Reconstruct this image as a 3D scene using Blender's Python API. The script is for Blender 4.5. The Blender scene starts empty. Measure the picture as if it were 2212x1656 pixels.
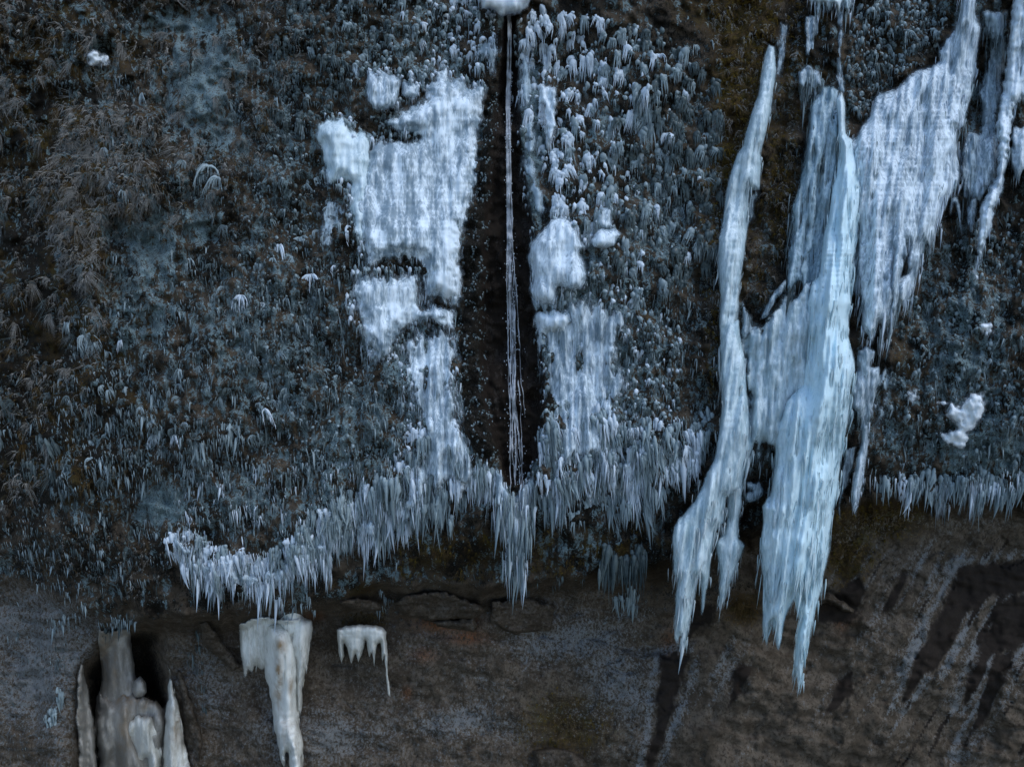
import bpy, math, random
import numpy as np

# ------------------------------------------------------------------ camera, sky, sun, exposure
SC = bpy.context.scene
COL = SC.collection
W, HH = 2212.0, 1656.0          # picture frame units used for laying the cliff out
LENS, DIST, PITCH = 24.0, 16.0, math.radians(8.0)
CAMZ = 22.0
F = LENS / 36.0 * W
K = DIST / F                     # metres per unit on the cliff plane
cam_d = bpy.data.cameras.new("camera"); cam = bpy.data.objects.new("camera", cam_d); COL.objects.link(cam)
cam_d.lens = LENS; cam_d.sensor_width = 36.0; cam_d.sensor_fit = 'HORIZONTAL'
cam_d.clip_start = 0.1; cam_d.clip_end = 2000
cam.location = (0, -DIST, CAMZ); cam.rotation_euler = (math.pi / 2 - PITCH, 0, 0)
SC.camera = cam

SUN_EL, SUN_AZ = math.radians(55), math.radians(125)      # azimuth clockwise from +Y
world = bpy.data.worlds.new("World"); SC.world = world; world.use_nodes = True
wn = world.node_tree.nodes; wl = world.node_tree.links
sky = wn.new('ShaderNodeTexSky'); sky.sky_type = 'NISHITA'; sky.sun_disc = False
sky.sun_elevation = SUN_EL; sky.sun_rotation = SUN_AZ; sky.dust_density = 1.0; sky.ozone_density = 2.0; sky.altitude = 600
wl.new(sky.outputs[0], wn['Background'].inputs[0]); wn['Background'].inputs[1].default_value = 0.13
sun_d = bpy.data.lights.new("sun", 'SUN'); sun_d.energy = 0.7; sun_d.angle = math.radians(25); sun_d.color = (1.0, 0.97, 0.92)
sun = bpy.data.objects.new("sun", sun_d); COL.objects.link(sun)
sun.rotation_euler = (math.pi / 2 - SUN_EL, 0, math.pi - SUN_AZ)
SC.view_settings.view_transform = 'Standard'; SC.view_settings.look = 'None'
SC.view_settings.gamma = 1.0; SC.view_settings.exposure = 0.85; SC.view_settings.use_curve_mapping = False
SC.render.engine = 'CYCLES'
SC.cycles.max_bounces = 4; SC.cycles.transparent_max_bounces = 8; SC.cycles.diffuse_bounces = 3; SC.cycles.glossy_bounces = 2; SC.cycles.use_denoising = True

# ------------------------------------------------------------------ maths helpers
RNG = np.random.default_rng(11)
random.seed(5)

_G = np.random.default_rng(3).random((256, 256)) * 2 * np.pi
_GX, _GY = np.cos(_G), np.sin(_G)
def vn(x, y, s=0):
    """gradient noise, about 0..1 round 0.5"""
    x = np.asarray(x, float) + s * 17.31; y = np.asarray(y, float) + s * 9.77
    xi = np.floor(x).astype(int); yi = np.floor(y).astype(int)
    fx = x - xi; fy = y - yi
    wx = fx * fx * fx * (fx * (fx * 6 - 15) + 10); wy = fy * fy * fy * (fy * (fy * 6 - 15) + 10)
    def g(a, b): return _GX[(xi + a) & 255, (yi + b) & 255] * (fx - a) + _GY[(xi + a) & 255, (yi + b) & 255] * (fy - b)
    n = (g(0, 0) * (1 - wx) + g(1, 0) * wx) * (1 - wy) + (g(0, 1) * (1 - wx) + g(1, 1) * wx) * wy
    return .5 + n * .95

def fbm(x, y, s=0, o=4):
    t = 0; a = 0.5; n = 0
    x = np.asarray(x, float); y = np.asarray(y, float)
    for i in range(o):
        t = t + a * (vn(x, y, s + i * 3) - .5); n += a; a *= 0.52
        x, y = x * 1.86 + y * .55, y * 1.86 - x * .55
    return .5 + t / n * 1.25

def ss(x, a, b):
    t = np.clip((x - a) / (b - a), 0, 1)
    return t * t * (3 - 2 * t)

def unproject(u, v, h):
    """world point seen at (u, v) that stands h metres in front of the cliff's reference plane"""
    u = np.asarray(u, float); v = np.asarray(v, float); h = np.asarray(h, float)
    nx = (u - W / 2) / F; ny = (HH / 2 - v) / F
    dy = math.cos(PITCH) + ny * math.sin(PITCH); dz = -math.sin(PITCH) + ny * math.cos(PITCH)
    t = (DIST - h) / dy
    return np.stack(np.broadcast_arrays(nx * t, -DIST + dy * t, CAMZ + dz * t), -1)

def sdf(U, V, poly, pad=90):
    """signed distance to a closed outline, positive inside; far points get -pad"""
    P = np.asarray(poly, float); out = np.full(U.shape, -float(pad))
    m = (U > P[:, 0].min() - pad) & (U < P[:, 0].max() + pad) & (V > P[:, 1].min() - pad) & (V < P[:, 1].max() + pad)
    if not m.any(): return out
    u = U[m]; v = V[m]; best = np.full(u.shape, 1e18); ins = np.zeros(u.shape, bool)
    Q = np.roll(P, -1, 0)
    for (ax, ay), (bx, by) in zip(P, Q):
        dx, dy = bx - ax, by - ay; L = dx * dx + dy * dy + 1e-9
        t = np.clip(((u - ax) * dx + (v - ay) * dy) / L, 0, 1)
        best = np.minimum(best, (u - ax - t * dx) ** 2 + (v - ay - t * dy) ** 2)
        if ay != by:
            c = (ay > v) != (by > v)
            ins ^= c & (u < (bx - ax) * (v - ay) / (by - ay) + ax)
    d = np.sqrt(best); out[m] = np.where(ins, d, -np.minimum(d, pad))
    return out

def blob(U, V, lst):
    """sum of soft ellipses (u, v, ru, rv, weight)"""
    o = np.zeros(U.shape)
    for (a, b, ra, rb, w) in lst:
        o = np.maximum(o, w * np.exp(-(((U - a) / ra) ** 2 + ((V - b) / rb) ** 2)))
    return o

def new_mesh(name, V, Fs, mat=None, smooth=True):
    me = bpy.data.meshes.new(name)
    V = np.ascontiguousarray(V, dtype=np.float32)
    me.vertices.add(len(V)); me.vertices.foreach_set('co', V.ravel())
    Fs = [np.asarray(f, dtype=np.int32) for f in (Fs if isinstance(Fs, list) else [Fs]) if len(f)]
    idx = np.concatenate([f.ravel() for f in Fs])
    tot = np.concatenate([np.full(len(f), f.shape[1], np.int32) for f in Fs])
    st = np.concatenate([[0], np.cumsum(tot)[:-1]]).astype(np.int32)
    me.loops.add(len(idx)); me.loops.foreach_set('vertex_index', idx)
    me.polygons.add(len(tot)); me.polygons.foreach_set('loop_start', st); me.polygons.foreach_set('loop_total', tot)
    me.polygons.foreach_set('use_smooth', np.full(len(tot), smooth))
    me.update(calc_edges=True); me.validate()
    if mat: me.materials.append(mat)
    return me

def set_col(me, name, A):
    a = me.color_attributes.new(name, 'FLOAT_COLOR', 'POINT')
    B = np.ones((len(me.vertices), 4), np.float32); B[:, :A.shape[1]] = A
    a.data.foreach_set('color', B.ravel())

def link(name, me, parent=None, **props):
    o = bpy.data.objects.new(name, me); COL.objects.link(o)
    if parent: o.parent = parent
    for k, v in props.items():
        if v: o[k] = v
    return o

def thing(name, loc, label, category, group=None):
    o = bpy.data.objects.new(name, None); COL.objects.link(o); o.location = loc
    o.empty_display_size = 0.2
    o['label'] = label; o['category'] = category
    if group: o['group'] = group
    return o

# ------------------------------------------------------------------ materials
class N:
    def __init__(s, name):
        s.m = bpy.data.materials.new(name); s.m.use_nodes = True
        s.t = s.m.node_tree; s.n = s.t.nodes; s.bsdf = s.n['Principled BSDF']; s.out = s.n['Material Output']
        s.co = s.n.new('ShaderNodeTexCoord')
    def l(s, a, b): s.t.links.new(a, b)
    def put(s, sock, v):
        if isinstance(v, bpy.types.NodeSocket): s.l(v, sock)
        elif v is not None: sock.default_value = v
    def map(s, scale):
        g = s.n.new('ShaderNodeNewGeometry'); m = s.n.new('ShaderNodeVectorMath'); m.operation = 'MULTIPLY'
        s.l(g.outputs['Position'], m.inputs[0]); m.inputs[1].default_value = scale; return m.outputs[0]
    def noise(s, scale=(1, 1, 1), det=5, rough=0.6, dist=0.0):
        x = s.n.new('ShaderNodeTexNoise'); s.l(s.map(scale), x.inputs['Vector'])
        x.inputs['Scale'].default_value = 1; x.inputs['Detail'].default_value = det
        x.inputs['Roughness'].default_value = rough; x.inputs['Distortion'].default_value = dist
        return x.outputs['Fac']
    def vor(s, scale=(1, 1, 1)):
        x = s.n.new('ShaderNodeTexVoronoi'); s.l(s.map(scale), x.inputs['Vector']); x.inputs['Scale'].default_value = 1
        return x.outputs['Distance']
    def math(s, op, a, b=0.0, clamp=False):
        x = s.n.new('ShaderNodeMath'); x.operation = op; x.use_clamp = clamp
        s.put(x.inputs[0], a); s.put(x.inputs[1], b); return x.outputs[0]
    def ramp(s, v, a, b):
        x = s.n.new('ShaderNodeMapRange'); x.interpolation_type = 'SMOOTHSTEP'
        s.put(x.inputs['Value'], v); x.inputs['From Min'].default_value = a; x.inputs['From Max'].default_value = b
        return x.outputs[0]
    def mix(s, f, a, b):
        x = s.n.new('ShaderNodeMix'); x.data_type = 'RGBA'
        s.put(x.inputs[0], f)
        for i, c in ((6, a), (7, b)):
            if isinstance(c, tuple): x.inputs[i].default_value = (*c, 1)
            else: s.put(x.inputs[i], c)
        return x.outputs[2]
    def attr(s, name):
        x = s.n.new('ShaderNodeAttribute'); x.attribute_name = name
        s.al = x.outputs['Alpha']; sp = s.n.new('ShaderNodeSeparateColor'); s.l(x.outputs['Color'], sp.inputs[0])
        return sp.outputs
    def island(s):
        g = s.n.new('ShaderNodeNewGeometry'); return g.outputs['Random Per Island']
    def bump(s, h, strength=0.5, dist=0.02):
        b = s.n.new('ShaderNodeBump'); s.put(b.inputs['Height'], h); b.inputs['Strength'].default_value = strength
        b.inputs['Distance'].default_value = dist; s.l(b.outputs[0], s.bsdf.inputs['Normal'])
    def set(s, **k):
        for n_, v in k.items(): s.put(s.bsdf.inputs[n_.replace('_', ' ')], v if not isinstance(v, tuple) or len(v) == 4 else ((*v, 1) if n_ == 'Base_Color' else v))
        return s.m
    def see_through(s, f):
        t = s.n.new('ShaderNodeBsdfTransparent'); x = s.n.new('ShaderNodeMixShader')
        s.put(x.inputs[0], f); s.l(s.bsdf.outputs[0], x.inputs[1]); s.l(t.outputs[0], x.inputs[2]); s.l(x.outputs[0], s.out.inputs[0])

def mat_cliff():
    m = N('cliff_rock')
    A = m.attr('cover'); cov_a = m.al; B = m.attr('cover_b')
    mid = m.noise((2.2, 2.2, 2.8), 5, 0.62); fine = m.noise((14, 14, 10), 5, 0.74); gran = m.noise((48, 48, 42), 2)
    strk = m.noise((7, 7, 1.6), 4, 0.7, 0.4)
    rock = m.mix(m.ramp(mid, .38, .62), (0.058, 0.046, 0.033), (0.108, 0.089, 0.068))
    rock = m.mix(m.ramp(fine, .36, .54), m.mix(gran, (0.024, 0.019, 0.013), (0.056, 0.044, 0.030)), rock)
    rock = m.mix(m.math('MULTIPLY', B[1], m.ramp(fine, .38, .58)), rock, (0.17, 0.06, 0.018))
    moss = m.mix(m.ramp(fine, .38, .62), (0.010, 0.007, 0.003), (0.085, 0.057, 0.023))
    moss = m.mix(m.ramp(mid, .48, .64), moss, m.mix(fine, (0.018, 0.015, 0.004), (0.085, 0.066, 0.022)))
    def f(mask, nz, amp, lo, hi):
        return m.ramp(m.math('ADD', mask, m.math('MULTIPLY', m.math('SUBTRACT', nz, .5), amp)), lo, hi)
    c = m.mix(f(A[1], fine, 2.6, .42, .58), rock, moss)
    dark_shade = m.mix(m.ramp(gran, .35, .65), (0.005, 0.005, 0.004), (0.024, 0.021, 0.016))  # colour of the dark turf gaps and of the painted shade
    c = m.mix(f(B[2], fine, 3.0, .48, .68), c, dark_shade)
    fro = f(B[0], m.math('ADD', m.math('MULTIPLY', fine, .7), m.math('MULTIPLY', gran, .3)), 3.0, .42, .80)
    c = m.mix(m.math('MULTIPLY', fro, .85), c, m.mix(gran, (0.085, 0.092, 0.094), (0.22, 0.238, 0.245)))
    ice_f = f(A[0], m.math('ADD', m.math('MULTIPLY', fine, .6), m.math('MULTIPLY', strk, .4)), 3.6, .44, .64)
    speck = m.noise((34, 34, 22), 3, 0.75)
    ice_f = m.math('MULTIPLY', ice_f, m.ramp(speck, .36, .50))
    c = m.mix(m.math('MULTIPLY', ice_f, .95), c, m.mix(m.ramp(mid, .35, .65), (0.095, 0.150, 0.168), (0.185, 0.275, 0.300)))
    wet = f(A[2], strk, 1.1, .28, .78)
    c = m.mix(wet, c, m.mix(fine, (0.007, 0.006, 0.005), (0.034, 0.026, 0.020)))
    rough = m.math('SUBTRACT', .85, m.math('ADD', m.math('MULTIPLY', ice_f, .45), m.math('MULTIPLY', wet, .05)))
    h = m.math('ADD', m.math('MULTIPLY', fine, .7), m.math('MULTIPLY', gran, .3))
    m.bump(m.math('MULTIPLY', h, m.math('ADD', .20, m.math('MULTIPLY', cov_a, .80))), 1.0, .07)
    return m.set(Base_Color=c, Roughness=rough, Specular_IOR_Level=m.math('ADD', .10, m.math('MULTIPLY', ice_f, .3)))

def mat_ice(name, white, grey, blue=(0.40, 0.70, 0.84), sss=0.0, streak=(9, 9, 1.1)):
    m = N(name); T = m.attr('tone')
    s1 = m.noise(streak, 5, .65, 1.3); s2 = m.noise((20, 20, 5), 5, .72); s3 = m.noise((60, 60, 45), 2)
    f = m.math('ADD', T[0], m.math('MULTIPLY', m.math('SUBTRACT', m.math('ADD', m.math('MULTIPLY', s1, .45), m.math('MULTIPLY', s2, .55)), .5), 2.8))
    c = m.mix(m.ramp(f, .12, .85), grey, white)
    c = m.mix(T[1], c, m.mix(m.ramp(f, .1, .9), blue, (min(blue[0] + .20, 1), min(blue[1] + .14, 1), min(blue[2] + .10, 1))))
    c = m.mix(m.math('MULTIPLY', T[2], m.ramp(m.noise((3.5, 3.5, 3), 4), .30, .70)), c, (0.27, 0.175, 0.085))
    m.see_through(m.math('MULTIPLY', m.ramp(m.math('ADD', m.al, m.math('MULTIPLY', m.math('SUBTRACT', s2, .5), 1.4)), .85, .15), .92))
    m.bump(m.math('ADD', m.math('MULTIPLY', s1, .40), m.math('ADD', m.math('MULTIPLY', s2, .40), m.math('MULTIPLY', s3, .20))), .5, .05)
    return m.set(Base_Color=c, Roughness=.34, Subsurface_Weight=sss, Subsurface_Radius=(.12, .25, .32), Subsurface_Scale=.3, IOR=1.31)

def mat_small(name, a, b, rough, see, spec=.4):
    m = N(name); r = m.island(); n = m.noise((20, 20, 12), 4)
    c = m.mix(m.math('ADD', m.math('MULTIPLY', r, .6), m.math('MULTIPLY', n, .4)), a, b)
    m.bump(m.noise((50, 50, 30), 3), .5, .01)
    m.set(Base_Color=c, Roughness=rough, IOR=1.31, Specular_IOR_Level=spec)
    if see: m.see_through(see)
    return m.m

M = {}
M['cliff'] = mat_cliff()
M['ice_white'] = mat_ice('white_ice', (0.76, 0.88, 0.96), (0.22, 0.30, 0.36))
M['ice_blue'] = mat_ice('blue_ice', (0.72, 0.84, 0.89), (0.36, 0.48, 0.53))
M['ice_grey'] = mat_ice('grey_ice', (0.40, 0.52, 0.60), (0.08, 0.115, 0.14))
M['ice_yellow'] = mat_ice('stained_ice', (0.74, 0.76, 0.72), (0.48, 0.48, 0.43), streak=(4, 4, 1.2))
M['ice_cave_shaded'] = mat_ice('cave_ice', (0.34, 0.335, 0.31), (0.22, 0.21, 0.185), streak=(3, 3, 2.2))  # darker albedo paints the cave's shade into the ice
M['snow'] = mat_ice('snow', (0.84, 0.92, 0.97), (0.58, 0.67, 0.75), streak=(6, 6, 6))
M['w'] = mat_small('rime_white', (0.38, 0.47, 0.56), (0.76, 0.86, 0.94), .40, 0)
M['m'] = mat_small('rime_grey', (0.105, 0.148, 0.165), (0.38, 0.48, 0.52), .25, 0)
M['c'] = mat_small('clear_ice', (0.018, 0.026, 0.027), (0.150, 0.205, 0.218), .14, 0)
M['p'] = mat_small('pale_blue_ice', (0.42, 0.60, 0.67), (0.72, 0.87, 0.92), .25, .15)
M['y'] = mat_small('cream_ice', (0.48, 0.47, 0.41), (0.68, 0.68, 0.62), .3, .15)
M['go'] = mat_small('golden_moss', (0.030, 0.022, 0.005), (0.19, 0.135, 0.030), .8, 0, .03)
M['q'] = mat_small('pale_grey_ice', (0.42, 0.52, 0.56), (0.70, 0.80, 0.83), .25, .15)
M['fg'] = mat_small('frosted_grass', (0.070, 0.064, 0.052), (0.36, 0.365, 0.35), .6, 0, .1)
M['bg'] = mat_small('dry_grass', (0.024, 0.017, 0.007), (0.13, 0.090, 0.040), .8, 0, .03)
def mat_water():
    m = N('falling_water'); n = m.noise((9, 9, 3), 4)
    m.set(Base_Color=m.mix(n, (0.25, 0.30, 0.36), (0.80, 0.86, 0.92)), Roughness=.12, IOR=1.33)
    m.see_through(m.math('SUBTRACT', .75, m.math('MULTIPLY', n, .7))); return m.m
M['water'] = mat_water()

# ------------------------------------------------------------------ the cliff
STEP = 4.3
gu = np.arange(-500, 2714, STEP); gv = np.arange(-260, 1920, STEP)
U, V = np.meshgrid(gu, gv)

lip_pts = np.array([(-300, 1230), (0, 1245), (150, 1300), (230, 1342), (330, 1336), (420, 1330), (480, 1335), (560, 1322), (650, 1312), (720, 1290), (850, 1268), (1000, 1270),
    (1110, 1276), (1250, 1248), (1400, 1226), (1500, 1190), (1640, 1140), (1800, 1112), (1870, 1086), (1950, 1072), (2100, 1078), (2500, 1095)], float)
def lip_v(u): return np.interp(u, lip_pts[:, 0], lip_pts[:, 1]) + 34 * (fbm(np.asarray(u, float) / 70, np.asarray(u, float) * 0, 2, 4) - .5)

GROOVE = [(1090, 36), (1084, 120), (1066, 300), (1048, 450), (1038, 700), (1040, 850), (1066, 950), (1098, 1045), (1130, 1045), (1168, 975), (1176, 850), (1158, 650), (1149, 480), (1126, 300), (1118, 120), (1114, 36)]
RIB = [(1078, 200), (1050, 235), (1040, 330), (1030, 430), (1012, 470), (1000, 560), (1004, 640), (992, 720), (992, 850), (1004, 920), (1030, 985), (1075, 990), (1060, 900), (1046, 800), (1044, 690), (1052, 520), (1056, 440), (1066, 320), (1074, 240)]
CAVE = [(165, 1440), (180, 1420), (215, 1375), (230, 1346), (330, 1338), (365, 1336), (362, 1400), (368, 1440), (376, 1500), (400, 1590), (425, 1700), (430, 1900), (150, 1900), (158, 1600)]
MOUND = [(100, 360), (125, 320), (140, 260), (170, 225), (250, 222), (345, 235), (355, 265), (330, 330), (350, 420), (300, 480), (240, 470), (230, 560), (180, 640), (140, 560), (110, 520), (100, 430), (78, 370)]
WET = [
    [(2070, 1225), (2240, 1200), (2300, 1260), (2134, 1292), (2089, 1324), (2069, 1367), (2041, 1417), (2021, 1449), (1991, 1464), (1959, 1512), (1941, 1522), (1954, 1492), (1971, 1442), (1991, 1392), (2004, 1349), (2034, 1304), (2060, 1257)],
    [(2074, 1524), (2084, 1467), (2109, 1422), (2134, 1405), (2131, 1442), (2109, 1492), (2094, 1517)],
    [(2145, 1412), (2195, 1400), (2174, 1467), (2154, 1497), (2129, 1554), (2084, 1619), (2060, 1626), (2084, 1587), (2116, 1529), (2134, 1479)],
    [(2160, 1300), (2260, 1270), (2300, 1360), (2170, 1410), (2105, 1440), (2120, 1380)],
    [(1428, 1415), (1488, 1410), (1481, 1467), (1461, 1517), (1443, 1579), (1421, 1645), (1394, 1700), (1380, 1690), (1411, 1579), (1413, 1492), (1423, 1454)],
    [(1495, 1300), (1546, 1300), (1546, 1345), (1500, 1375), (1488, 1420), (1470, 1400)],
    [(1925, 1270), (1950, 1230), (1960, 1240), (1930, 1310), (1900, 1330)],
    [(1590, 1420), (1630, 1440), (1600, 1500), (1570, 1530)], [(1800, 1480), (1840, 1450), (1850, 1500), (1810, 1530), (1780, 1545)],
    [(1855, 1330), (1880, 1270), (1850, 1250), (1760, 1300), (1755, 1345), (1830, 1350)],
]
L = lip_v(U)
under = V - L
H = -1.1 + 1.9 * ss(V, -150, 950)
H -= 0.5 * ss(under, -170, 0)
rec = ss(U, 90, 330)
recess = ss(under, -14, 46) * (0.35 + 1.25 * rec)
H -= recess
H += 1.0 * ss(under, 40, 560)
H -= 0.9 * ss(-U, -520, 200) * ss(V, -200, 500) * 0.8                    # left face turned away, shaped so that side falls darker
H += 0.35 * ss(U, 1500, 2300) * (1 - ss(V, 700, 1200))
upm = 1 - ss(under, -30, 30)
H += 0.75 * (fbm(U / 320, V / 260, 1, 3) - .5) + (0.34 * upm + .18) * (fbm(U / 95, V / 80, 5, 3) - .5)
H += (0.20 * upm + .06) * (fbm(U / 34, V / 34, 9, 2) - .5) + (0.085 * upm + .02) * (fbm(U / 14, V / 15, 13, 1) - .5)
# broken beds of the bare rock under the lip
strat = fbm(U / 260 + V / 900, V / 44 - U / 420, 21, 4)
H += (1 - upm) * (.16 * (fbm(U / 44, V / 34, 22, 3) - .5) + .05 * (fbm(U / 18, V / 14, 23, 2) - .5))
H += (1 - upm) * (0.12 * np.abs(strat - .5) * 2 - 0.06 - 0.08 * (1 - ss(U, 1350, 1600)) * ss(np.abs(fbm(U / 190, V / 80 - U / 500, 25, 4) - .5), .018, 0.0))
H += (1 - upm) * .16 * np.floor(3 * fbm(U / 210 - V / 700, V / 120, 28, 3) + .12 * fbm(U / 14, V / 14, 29, 2)) / 2
s = sdf(U, V, MOUND) + 16 * (fbm(U / 22, V / 22, 31) - .5); H += 0.55 * ss(s, -4, 26)
s_gr = sdf(U, V, GROOVE) + 8 * (fbm(U / 16, V / 30, 33) - .5); H = np.where(s_gr > -20, H - 0.55 * ss(s_gr, -8, 14), H)
s_rib = sdf(U, V, RIB) + 10 * (fbm(U / 9, V / 14, 35) - .5); H += 0.12 * ss(s_rib, -4, 12) + .10 * ss(s_rib, 0, 6) * (fbm(U / 6, V / 6, 36, 2) - .4)
s_cave = sdf(U, V, CAVE) + 12 * (fbm(U / 30, V / 30, 37) - .5); H -= 1.6 * ss(s_cave, -8, 60)
HM = ss(U, 60, 150)
H -= 0.35 * (1 - HM) * ss(V, 100, 400)
def Hs(u, v):
    """cliff relief at any place, read from the grid"""
    x = np.clip((np.asarray(u, float) - gu[0]) / STEP, 0, len(gu) - 1.001); y = np.clip((np.asarray(v, float) - gv[0]) / STEP, 0, len(gv) - 1.001)
    xi = x.astype(int); yi = y.astype(int); fx = x - xi; fy = y - yi
    return (H[yi, xi] * (1 - fx) + H[yi, xi + 1] * fx) * (1 - fy) + (H[yi + 1, xi] * (1 - fx) + H[yi + 1, xi + 1] * fx) * fy
def boxblur(A, r):
    for ax in (0, 1):
        c = np.cumsum(np.pad(A, [(r + 1, r) if i == ax else (0, 0) for i in (0, 1)], 'edge'), ax)
        n_ = A.shape[ax]
        A = (np.take(c, np.arange(2 * r + 1, n_ + 2 * r + 1), ax) - np.take(c, np.arange(0, n_), ax)) / (2 * r + 1)
    return A
HUNDER = float(np.median(H[(np.abs(U - 620) < 120) & (np.abs(V - 1440) < 60)]))
print('HUNDER', HUNDER, 'lip', float(np.median(H[(np.abs(U - 620) < 100) & (np.abs(V - 1295) < 12)])), float(np.median(H[(np.abs(U - 280) < 40) & (np.abs(V - 1440) < 30)])))
HL = boxblur(boxblur(H, 11), 11)
def Hl(u, v):
    x = np.clip((np.asarray(u, float) - gu[0]) / STEP, 0, len(gu) - 1.001).astype(int); y = np.clip((np.asarray(v, float) - gv[0]) / STEP, 0, len(gv) - 1.001).astype(int)
    return HL[y, x]

# what covers the rock where (thin ice, moss, wet streaks, frost, rust, dark broken turf with painted shade)
ice = blob(U, V, [(440, 190, 110, 150, .85), (400, 55, 170, 45, .75), (330, 540, 100, 130, .75), (250, 500, 60, 60, .6), (345, 1090, 75, 60, 1.0), (430, 490, 45, 50, .9), (560, 760, 260, 260, .52), (300, 650, 120, 200, .58),
    (760, 950, 220, 200, .55), (900, 820, 120, 160, .62), (700, 1080, 260, 90, .52), (500, 1080, 160, 90, .55), (1330, 780, 170, 300, .55), (1420, 500, 140, 250, .45), (1240, 650, 120, 200, .7), (1145, 300, 35, 260, .95),
    (2080, 760, 160, 320, .58), (2130, 960, 160, 110, .72), (1950, 900, 70, 160, .5), (900, 120, 200, 160, .45), (620, 320, 160, 200, .42), (1660, 560, 50, 120, .5), (1680, 1000, 60, 60, .4), (100, 1010, 150, 180, .40), (220, 1100, 150, 120, .42)])
ice = np.maximum(ice * 1.10 + .02, .31 + .5 * (fbm(U / 110, V / 150, 63, 3) - .5))
ice *= 1 - .8 * blob(U, V, [(1600, 200, 90, 300, 1), (1700, 480, 50, 200, 1), (1900, 100, 110, 110, .8), (1480, 60, 160, 60, .8)])
ice -= .22 * blob(U, V, [(40, 900, 170, 500, 1), (230, 1000, 120, 160, .8), (200, 1210, 260, 90, 1), (1480, 1000, 100, 80, .8)])  # thinner film on the far left also paints that side darker
ice += upm * (.62 * (fbm(U / 13, V / 95, 64, 2) - .5) + .5 * (fbm(U / 20, V / 26, 66, 2) - .5))
moss_l = np.clip(1 - (U - 150 + 260 * (fbm(U / 160, V / 160, 41) - .5)) / 420, 0, 1) * (1 - ss(V, 1000, 1230))
moss = np.maximum(moss_l * .85, blob(U, V, [(1610, 120, 100, 260, 1.1), (1580, 420, 50, 300, .9), (1690, 450, 50, 260, .8), (1740, 90, 90, 140, .9), (1550, 20, 160, 60, .9), (1900, 110, 120, 110, .5), (1240, 1560, 150, 90, .72), (1900, 1120, 140, 50, .9), (1830, 1180, 70, 100, .85), (1600, 1310, 60, 50, .8),
    (1300, 1195, 200, 60, .8), (980, 1190, 150, 70, .8), (760, 1270, 90, 28, .7), (800, 1340, 70, 25, .6), (880, 800, 120, 200, .5), (760, 1000, 170, 160, .48), (1400, 800, 120, 240, .46), (1330, 700, 100, 120, .45), (1960, 800, 60, 260, .5), (2100, 700, 120, 200, .42),
    (220, 1030, 70, 60, .75), (330, 1180, 110, 60, .6), (120, 1200, 120, 60, .55), (700, 450, 130, 200, .46), (620, 250, 140, 200, .45), (450, 320, 50, 40, .8), (480, 700, 60, 240, .45), (1300, 60, 160, 40, .5), (1560, 700, 30, 300, .5), (560, 1040, 80, 60, .55)]))
wet = np.zeros_like(U)
for p in WET:
    wet = np.maximum(wet, ss(sdf(U, V, p) + 22 * (fbm((U + .58 * V) / 24, (V - .58 * U) / 90, 51, 3) - .5), -14, 16))
wet_rim = np.zeros_like(U)
for p in WET[:5]:
    d = sdf(U, V, p); wet_rim = np.maximum(wet_rim, np.exp(-((d + 10 + 14 * (fbm(U / 60, V / 90, 53) - .5)) / 16.0) ** 2))
slab = ss(U, 1380, 1520) * (1 - upm) * ss(under, 40, 120)
dgl = fbm((U + .58 * V) / 17, (V - .58 * U) / 210, 65, 3)
wet = np.maximum(wet, .9 * slab * ss(U, 1760, 1950) * ss(dgl, .60, .70) * ss(fbm(U / 120, V / 120, 67), .45, .6))
wet = np.maximum(wet, ss(s_gr, -6, 3) * 1.0)
frost = (1 - upm) * (.22 + .35 * fbm(U / 90, V / 70, 55)) + blob(U, V, [(70, 1420, 170, 200, .50), (1560, 1480, 70, 130, .42), (700, 1590, 150, 60, .45), (1000, 1560, 120, 40, .42), (1890, 1360, 110, 160, .75), (1980, 1240, 140, 70, .7), (2080, 1500, 160, 160, .5), (1720, 1560, 160, 90, .35), (1230, 1370, 130, 60, .45), (1330, 1480, 80, 100, .42), (450, 1480, 60, 90, .35), (120, 1330, 180, 40, .35), (2180, 1560, 60, 120, .45), (2050, 1560, 60, 60, .4)])
frost = np.maximum(frost * .80, .72 * wet_rim * (1 - upm))
frost = frost * (1 - slab) + slab * np.clip(.30 * blob(U, V, [(1900, 1340, 150, 190, 1), (1980, 1230, 160, 80, 1), (2080, 1500, 160, 180, .8), (1560, 1440, 80, 130, .9)]) + .9 * (dgl - .42) + .40 * wet_rim, 0, .9)
frost = np.maximum(frost, .34 * ss(s_rib, -2, 8) * (.25 + fbm(U / 10, V / 12, 57)))
rust = blob(U, V, [(960, 1345, 60, 22, 1), (1010, 1375, 40, 14, 1), (915, 1415, 26, 16, .7), (880, 1496, 10, 12, .9), (1450, 1390, 20, 40, .5), (680, 1330, 20, 10, .8), (1845, 1130, 20, 14, .5), (1820, 1340, 20, 20, .6)])
dark_shade = upm * np.clip(.44 + 1.3 * (fbm(U / 60, V / 60, 61) - .4), 0, 1)
dark_shade *= 1 - .7 * blob(U, V, [(1600, 200, 110, 300, 1)])
dark_shade = np.maximum(dark_shade, blob(U, V, [(40, 900, 120, 400, .8), (220, 960, 120, 240, .7), (200, 1200, 220, 90, .7), (60, 520, 60, 200, .9), (1470, 110, 110, 60, .8), (1690, 560, 50, 140, .7), (1990, 560, 50, 120, .6), (1510, 1040, 60, 60, .8), (1730, 1050, 60, 60, .8)]))  # includes painted darkening of the left side and its shadowed crevice
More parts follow.
